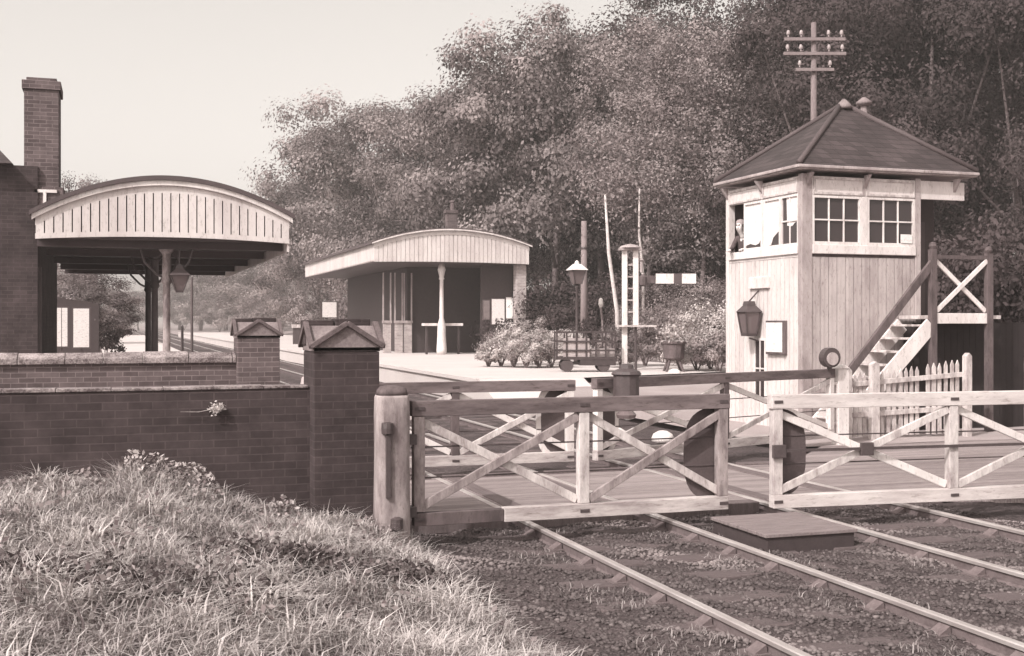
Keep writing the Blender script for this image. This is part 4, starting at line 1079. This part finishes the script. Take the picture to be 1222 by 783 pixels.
# planter tub on splayed legs
def planter(label, px, t, z, sc, seed):
    x, y = on_depth(px, t); r_ = thing('planter_tub', label, 'planter', (x, y, z), group='planters in the station yard')
    put_l('tub', MB().lathe((0, 0, 0), [(.20*sc, .34*sc), (.28*sc, .40*sc), (.31*sc, .78*sc), (.35*sc, .80*sc), (.35*sc, .86*sc), (.28*sc, .86*sc)], 14), M['dark_wood'], r_)
    for a in (0.5, 2.1, 3.6, 5.2):
        put_l('leg', MB().tube([(.15*sc*math.cos(a), .15*sc*math.sin(a), .40*sc), (.34*sc*math.cos(a), .34*sc*math.sin(a), 0)], [.05*sc, .035*sc], 6), M['dark_wood'], r_)
    rg = np.random.default_rng(seed); P = rg.normal(size=(500, 3))*np.array([.20, .20, .16])*sc + np.array([0, 0, 1.05*sc]); P[:, 2] = np.maximum(P[:, 2], .86*sc)
    V, Fq = leaf_cloud(rg, P, .09*sc, .4); quads_obj('foliage', V, Fq, np.clip(rg.normal(.7, .25, 500), 0, 1), M['flower'], r_)
planter('dark planter tub on splayed legs with pale plant right of the signal', 804, 37, .50, 1.15, 5)
def whitestone(label, x, y, z, s):
    o = MB().lathe((0, 0, 0), [(s, 0), (s*1.02, s*.3), (s*.85, s*.7), (s*.4, s*.95), (s*.1, s)], 12).build('whitewashed_stone', M['white_clean'], None, smooth=True); o.location = (x, y, z); tag(o, label, 'stone', 'whitewashed stones in the yard')
x_, y_ = on_depth(805, 36.2); whitestone('whitewashed stone beneath the planter tub', x_, y_, .46, .2)
x_, y_ = on_depth(791, 21.0); whitestone('whitewashed stone in the yard behind the far gate', x_, y_, -.05, .20)
x_, y_ = on_depth(735, 21.5); whitestone('whitewashed stone behind the gate lamp', x_, y_, -.06, .22)
# white garden post
x_, y_ = on_depth(717, 44)
gp = thing('garden_post', 'thin pale garden post with white knob left of the signal', 'post', (x_, y_, .5)); put_l('shaft', MB().tube([(.2, 0, 0), (0, 0, 2.2)], .04, 6), M['pole'], gp); put_l('knob', MB().lathe((0, 0, 2.15), [(.05, 0), (.1, .12), (.08, .3), (.02, .36)], 8), M['white_clean'], gp)

# ------------------------------------------------------------------ shrubs and flower bed
def shrub(label, px, t, z, rx, h, mat, seed, n=2600, leaf=.11, name='shrub', group=None, cat='shrub', tone_up=0.0):
    x, y = on_depth(px, t); rg = np.random.default_rng(seed)
    r_ = thing(name, label, cat, (x, y, z), group=group)
    P, tone, C, od = crown_points(rg, rx, h*.62, 34, n//34, rx*.30, -.25)
    P[:, 2] = np.abs(P[:, 2] + h*.38)
    V, Fq = leaf_cloud(rg, P, leaf, out=od); quads_obj('foliage', V, Fq, np.clip(tone + tone_up, 0, 1), mat, r_)
    m_ = MB()
    for k in range(5):
        a = k*1.26; m_.tube([(0, 0, -.05), (rx*.4*math.cos(a), rx*.4*math.sin(a), h*.6)], [.03, .012], 5)
    put_l('stem', m_, M['bark'], r_)
    return r_
gb = 'pale flowering plants in the platform bed'
fl = [(583, 41, .5, .7, 'small airy pale plant at the left end of the flower bed'), (598, 41, .75, 1.05, 'pale round flowering bush second from the left in the bed'), (613, 40.5, .8, 1.2, 'tall pale flowering bush below the shelter brick pier'),
      (628, 40, .75, 1.05, 'pale round bush in the middle of the flower bed'), (643, 40, .8, 1.25, 'pale flowering bush left of the luggage trolley'), (658, 40.5, .75, 1.1, 'pale bush at the right of the bed beside the trolley'), (640, 43, .9, 1.6, 'taller pale bush at the back of the flower bed'), (612, 43, .9, 1.55, 'tall loose bush behind the bed near the pier')]
for i, (px, t, rx, h, lab) in enumerate(fl): shrub(lab, px, t, ZP, rx, h, M['flower'], 60+i, 5200, .062, 'flowering_bush', gb, 'bush', .08)
sh = [(676, 45, .9, 1.3, M['flower'], 'pale bush behind the luggage trolley'), (728, 43, .8, 1.5, M['leaf'], 'dark rounded bush left of the signal'), (742, 40.5, .7, 1.1, M['leaf_birch'], 'light leafy bush behind the signal foot'),
      (770, 42, .9, 1.5, M['leaf_birch'], 'light leafy bush right of the signal stage'), (792, 46, 1.5, 2.6, M['leaf_birch'], 'big light shrub behind the planter tub'), (820, 47, 1.7, 3.0, M['leaf'], 'big shrub left of the signal box'),
      (848, 39, 1.4, 2.25, M['flower'], 'bright flowering bush beside the signal box wall'), (832, 38, .9, 1.2, M['flower'], 'low bright bush near the signal box corner'), (858, 37, .9, 1.3, M['leaf_birch'], 'leafy bush touching the signal box edge'),
      (780, 50, 1.6, 3.4, M['leaf'], 'tall dark shrub under the semaphore arm'), (846, 50, 1.8, 4.0, M['leaf_birch'], 'tall light shrub behind the flowering bushes'), (700, 47, 1.0, 1.7, M['leaf_dark'], 'dark bush behind the lamp post')]
for i, (px, t, rx, h, mt, lab) in enumerate(sh): shrub(lab, px, t, .5, rx, h, mt, 90+i, 7000, .075, tone_up=.28 if mt is M['flower'] else 0)

ug = [(640, 60, 2.6, 4.2), (672, 57, 2.2, 3.6), (705, 60, 2.6, 4.6), (738, 57, 2.2, 4.0), (770, 60, 2.6, 4.4), (802, 57, 2.2, 4.2), (834, 60, 2.6, 4.6), (864, 56, 2.4, 4.4), (1120, 36, 2.2, 4.6), (1165, 32, 2.2, 4.4), (1210, 30, 2.2, 4.0), (1190, 38, 2.4, 5.4), (1250, 31, 2.2, 4.2),
      (365, 130, 3.5, 6.0), (335, 150, 3.6, 6.5), (310, 170, 3.8, 6.5), (285, 190, 4.0, 6.5), (262, 210, 4.2, 7), (240, 230, 4.2, 6.5), (220, 250, 4.2, 6.5), (400, 110, 3.0, 5.0), (430, 96, 2.8, 4.6)]
uo = {}
for i, (px, t, rx, h) in enumerate(ug):
    far = i > 12
    if far not in uo:
        o = uo[far] = shrub('x', px, t, .5, 3.0, 4.8, M['leaf_birch'] if far else M['leaf_dark'], 150+i, 7000, .2, 'undergrowth_bush')
    else: o = copy_tree(uo[far])
    x, y = on_depth(px, t); o.location = (x, y, .45); o.scale = (rx/3.0, rx/3.0, h/4.8); o.rotation_euler = (0, 0, i*1.1); o['category'] = 'bush'
    o['label'] = 'light bushy undergrowth along the line at the far edge of the wood' if far else ('dark bushy undergrowth at the foot of the wood between the shelter and the signal box' if i < 8 else 'dark bushy undergrowth behind the signal box landing'); o['group'] = 'far undergrowth' if far else ('undergrowth of the wood' if i < 8 else 'undergrowth behind the landing')
shrub('dark bush beside the low tarred hut on the left platform', 124, 47, ZP, .9, 2.0, M['leaf_dark'], 190, 3000, .12)

# ------------------------------------------------------------------ the wood
protos = {}
def plant_tree(kind, label, px, Y, ytop, rscale=1.0, group='trees of the wood behind the station', z=None, rot=None):
    X = x_on_y(px, Y); t = depth(X, Y)
    z0 = (.1 + max(0, (X-19)/40*4)) if z is None else z
    hgt = H + (385-ytop)*t/F - z0
    o = protos[kind][0]
    if protos[kind][2]: o = copy_tree(o)
    protos[kind][2] = True
    s = hgt / protos[kind][1]
    o.location = (X, Y, z0); sx = s*rscale; o.scale = (sx, sx, s); o.rotation_euler = (0, 0, random.uniform(0, 6.28) if rot is None else rot)
    o['label'] = label; o['category'] = 'tree'; o['group'] = group
    return o
protos['broad'] = [make_tree('broadleaf_tree', 'x', 11, 19, 6.0, M['leaf'], M['bark'], 78, 420, 1.62, .25), 19, False]
protos['oak'] = [make_tree('broadleaf_tree', 'x', 12, 19, 6.6, M['leaf'], M['bark'], 64, 520, 1.95, .26, base=.10), 19, False]
protos['birch'] = [make_tree('birch_tree', 'x', 13, 19, 4.4, M['leaf_birch'], M['bark'], 130, 260, 1.05, .15, base=.14, hang=.35, trunk_r=.16), 19, False]
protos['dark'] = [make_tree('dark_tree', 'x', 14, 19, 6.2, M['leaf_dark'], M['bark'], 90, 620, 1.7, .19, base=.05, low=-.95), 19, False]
T = [('oak', 'farthest low tree at the left end of the wood', 356, 150, 205, .75), ('broad', 'tree with ragged top rising left of the long gap above the shelter', 405, 108, 122, .95),
     ('oak', 'full crowned tree in the dip of the skyline left of the tall trees', 452, 94, 106, .95), ('broad', 'leafy tree on the skyline just left of the tallest crowns', 508, 82, 112, .85), ('broad', 'tall leafy tree behind the platform shelter chimney', 592, 70, 36, .92),
     ('oak', 'spreading tree right of the shelter chimney', 662, 64, 12, .85), ('birch', 'feathery pale birch above the twin post signal', 772, 56, 8, 1.0), ('birch', 'light birch between the signal and the signal box', 838, 52, -8, 1.1),
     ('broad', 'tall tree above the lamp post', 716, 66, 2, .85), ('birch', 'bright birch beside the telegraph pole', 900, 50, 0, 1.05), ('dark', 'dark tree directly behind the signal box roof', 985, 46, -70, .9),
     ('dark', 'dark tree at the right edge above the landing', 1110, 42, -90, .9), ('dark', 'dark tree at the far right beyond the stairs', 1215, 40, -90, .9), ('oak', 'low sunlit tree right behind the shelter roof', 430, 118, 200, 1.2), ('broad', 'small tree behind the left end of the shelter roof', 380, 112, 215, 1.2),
     ('oak', 'sunlit lower tree just above the shelter valance', 500, 88, 190, 1.2), ('broad', 'middle height tree right of the shelter', 640, 74, 150, 1.1), ('birch', 'low birch behind the signal arm', 810, 58, 170, 1.25), ('oak', 'low tree behind the tall shrubs by the signal box', 870, 54, 130, 1.1)]
for (k, lab, px, Y, yt, rs) in T: plant_tree(k, lab, px, Y, yt, rs)
fill = 'dark tree deep in the wood, mostly hidden behind the front trees'
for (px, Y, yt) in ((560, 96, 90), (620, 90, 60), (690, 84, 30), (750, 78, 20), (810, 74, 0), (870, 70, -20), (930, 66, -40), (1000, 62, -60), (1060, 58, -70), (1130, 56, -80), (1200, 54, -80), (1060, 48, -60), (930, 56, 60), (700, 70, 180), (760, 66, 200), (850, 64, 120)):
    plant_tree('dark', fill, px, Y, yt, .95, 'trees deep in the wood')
for i, (px, Y, yt) in enumerate(((330, 185, 262), (300, 210, 290), (270, 235, 300), (240, 260, 305), (215, 280, 315))):
    plant_tree(['oak', 'broad'][i % 2], ['pale distant tree nearest the wood beyond the canopy', 'second distant tree seen under the canopy right of the lantern', 'middle one of the distant trees under the canopy', 'distant tree behind the hanging lantern', 'farthest distant tree behind the canopy columns'][i], px, Y, yt, 1.6, 'distant trees down the line')
for i, (px, Y, yt, lab) in enumerate(((92, 60, 207, 'tree tips showing above the canopy by the chimney'), (104, 46, 322, 'leafy garden tree behind the poster boards'), (58, 90, 230, 'tree behind the station chimney'), (120, 55, 345, 'low tree beyond the poster boards'))):
    plant_tree('broad', lab, px, Y, yt, [.6, 1.5, 1, 1.5][i], 'trees behind the left platform', z=.4)
for i, (px, Y, yt, lab) in enumerate(((150, 330, 345, 'faint low tree far down the line between the columns'), (165, 340, 352, 'faint far tree behind the iron columns'), (130, 300, 340, 'faint far tree right of the garden hedge'), (185, 310, 335, 'far tree closing the view along the line'))):
    plant_tree('oak', lab, px, Y, yt, 1.7, 'faint trees at the end of the line', z=0)
# leaning birch trunks in the gap
def birch_trunk(label, px0, y0, px1, y1, t, r):
    a = on_depth(px0, t); b = on_depth(px1, t); za = H+(385-y0)*t/F; zb = H+(385-y1)*t/F
    r_ = thing('birch_sapling', label, 'tree', (b[0], b[1], .4))
    pts = [(b[0], b[1], .3), (b[0]*.9+a[0]*.1, b[1]*.9+a[1]*.1, zb), (a[0]*.55+b[0]*.45-.1, a[1]*.55+b[1]*.45, (za+zb)/2), (a[0], a[1], za)]
    MB().tube(pts, [r, r*.9, r*.75, r*.4], 8).build('trunk', M['birch_bark'], r_, smooth=True)
    rg = np.random.default_rng(int(px0)); P = rg.normal(size=(700, 3))*np.array([.9, .9, 1.1]) + np.array([a[0]-b[0], a[1]-b[1], za-.4+.9])
    V, Fq = leaf_cloud(rg, P, .16); quads_obj('crown', V, Fq, np.clip(rg.normal(.5, .2, 700), 0, 1), M['leaf_birch'], r_)
birch_trunk('thin leaning pale birch trunk left of the signal', 722, 232, 738, 372, 48, .10)
birch_trunk('slender upright birch sapling behind the signal posts', 763, 225, 768, 330, 50, .07)

# telegraph pole behind the signal box
qx, qy = on_depth(971, 31)
TG = thing('telegraph_pole', 'pale telegraph pole with crossarms and white insulators behind the signal box', 'telegraph pole', (qx, qy, .2), -TH)
put_l('pole', MB().tube([(0, 0, 0), (0, 0, 9.8)], [.11, .07], 10), M['bark'], TG, smooth=True)
for k, (zz, w) in enumerate(((9.30, .8), (8.92, .82), (8.50, .5))):
    put_l('crossarm', MB().box(-w, w, -.15, -.08, zz, zz+.08), M['pole'], TG)
    for x in ((-w+.1, -w*.45, w*.45, w-.1) if k < 2 else (-w+.1, w-.1)):
        put_l('insulator', MB().lathe((x, -.125, zz+.10), [(.02, 0), (.02, .05), (.045, .06), (.05, .11), (.03, .17), (.015, .18)], 8), M['porcelain'], TG)

# ------------------------------------------------------------------ haze
hz = bpy.data.materials.new('haze'); hz.use_nodes = True; n_ = hz.node_tree; n_.nodes.remove(n_.nodes['Principled BSDF'])
pv = n_.nodes.new('ShaderNodeVolumePrincipled'); pv.inputs['Color'].default_value = (.93, .86, .83, 1); pv.inputs['Density'].default_value = .0013; pv.inputs['Anisotropy'].default_value = .2  # slight haze of the far trees, spread everywhere to lift the darks
n_.links.new(pv.outputs[0], n_.nodes['Material Output'].inputs['Volume'])
tag(MB().box(-905, 905, -305, 1505, -2.5, 27).build('haze', hz), kind='stuff', label='thin pale summer haze over the whole place')

# ------------------------------------------------------------------ sky, sun, camera
W = bpy.data.worlds.new('World'); S.world = W; W.use_nodes = True
nt = W.node_tree; bg = nt.nodes['Background']
sky = nt.nodes.new('ShaderNodeTexSky'); sky.sky_type = 'NISHITA'; sky.sun_disc = False
SUN = Vector((-.82, -.52, 0)).normalized(); EL = R(43)
sky.sun_elevation = EL; sky.sun_rotation = math.atan2(SUN.x, SUN.y); sky.air_density = 1.0; sky.dust_density = 4.0
bw_ = nt.nodes.new('ShaderNodeRGBToBW'); nt.links.new(sky.outputs[0], bw_.inputs[0])
tint = nt.nodes.new('ShaderNodeMixRGB'); tint.blend_type = 'MULTIPLY'; tint.inputs[0].default_value = 1; tint.inputs[2].default_value = (1.045, .985, .93, 1)
nt.links.new(bw_.outputs[0], tint.inputs[1]); nt.links.new(tint.outputs[0], bg.inputs[0])
bg.inputs[1].default_value = .15
pale = nt.nodes.new('ShaderNodeMixRGB'); pale.blend_type = 'ADD'; pale.inputs[0].default_value = 1; pale.inputs[2].default_value = (.9, .9, .9, 1)
nt.links.new(bw_.outputs[0], pale.inputs[1]); nt.links.new(pale.outputs[0], tint.inputs[1])
ld = bpy.data.lights.new('sun', 'SUN'); ld.energy = 2.5; ld.angle = R(.5); ld.color = (1, .97, .945)
lo = bpy.data.objects.new('sun', ld); COL.objects.link(lo); lo.location = (-20, -10, 30)
d = Vector((SUN.x*math.cos(EL), SUN.y*math.cos(EL), math.sin(EL)))
lo.rotation_euler = d.to_track_quat('Z', 'Y').to_euler()
cam = bpy.data.cameras.new('camera'); co = bpy.data.objects.new('camera', cam); COL.objects.link(co)
cam.sensor_width = 36; cam.lens = F/1222*36; cam.shift_y = -6.5/1222; cam.clip_end = 5000; cam.clip_start = .1
co.location = (0, 0, H); co.rotation_euler = (R(90), 0, -TH)
S.camera = co
S.view_settings.view_transform = 'Standard'; S.view_settings.look = 'None'; S.view_settings.gamma = 1; S.view_settings.exposure = .70
S.view_settings.use_curve_mapping = False
S.render.engine = 'CYCLES'; S.cycles.use_denoising = True; S.cycles.max_bounces = 6; S.cycles.diffuse_bounces = 3; S.cycles.transparent_max_bounces = 4

INFO = {'ground': ('rough grassy ground rising to the wood behind the station', 'ground'), 'track_bed': ('dark cinder bed under the two railway tracks', 'track bed'),
        'road': ('dusty level crossing road with long streaks', 'road'), 'yard': ('pale gravel yard beside the signal box', 'yard'), 'platform': ('pale far platform with edging in front of the shelter', 'platform'),
        'platform.001': ('near left platform behind the brick walls under the arched canopy', 'platform')}
for o in S.objects:
    if o.parent is None and o.type not in ('CAMERA', 'LIGHT'):
        if o.name in INFO: o['label'], o['category'] = INFO[o.name]
        elif 'category' not in o: o['category'] = o.name.split('.')[0].replace('_', ' ')
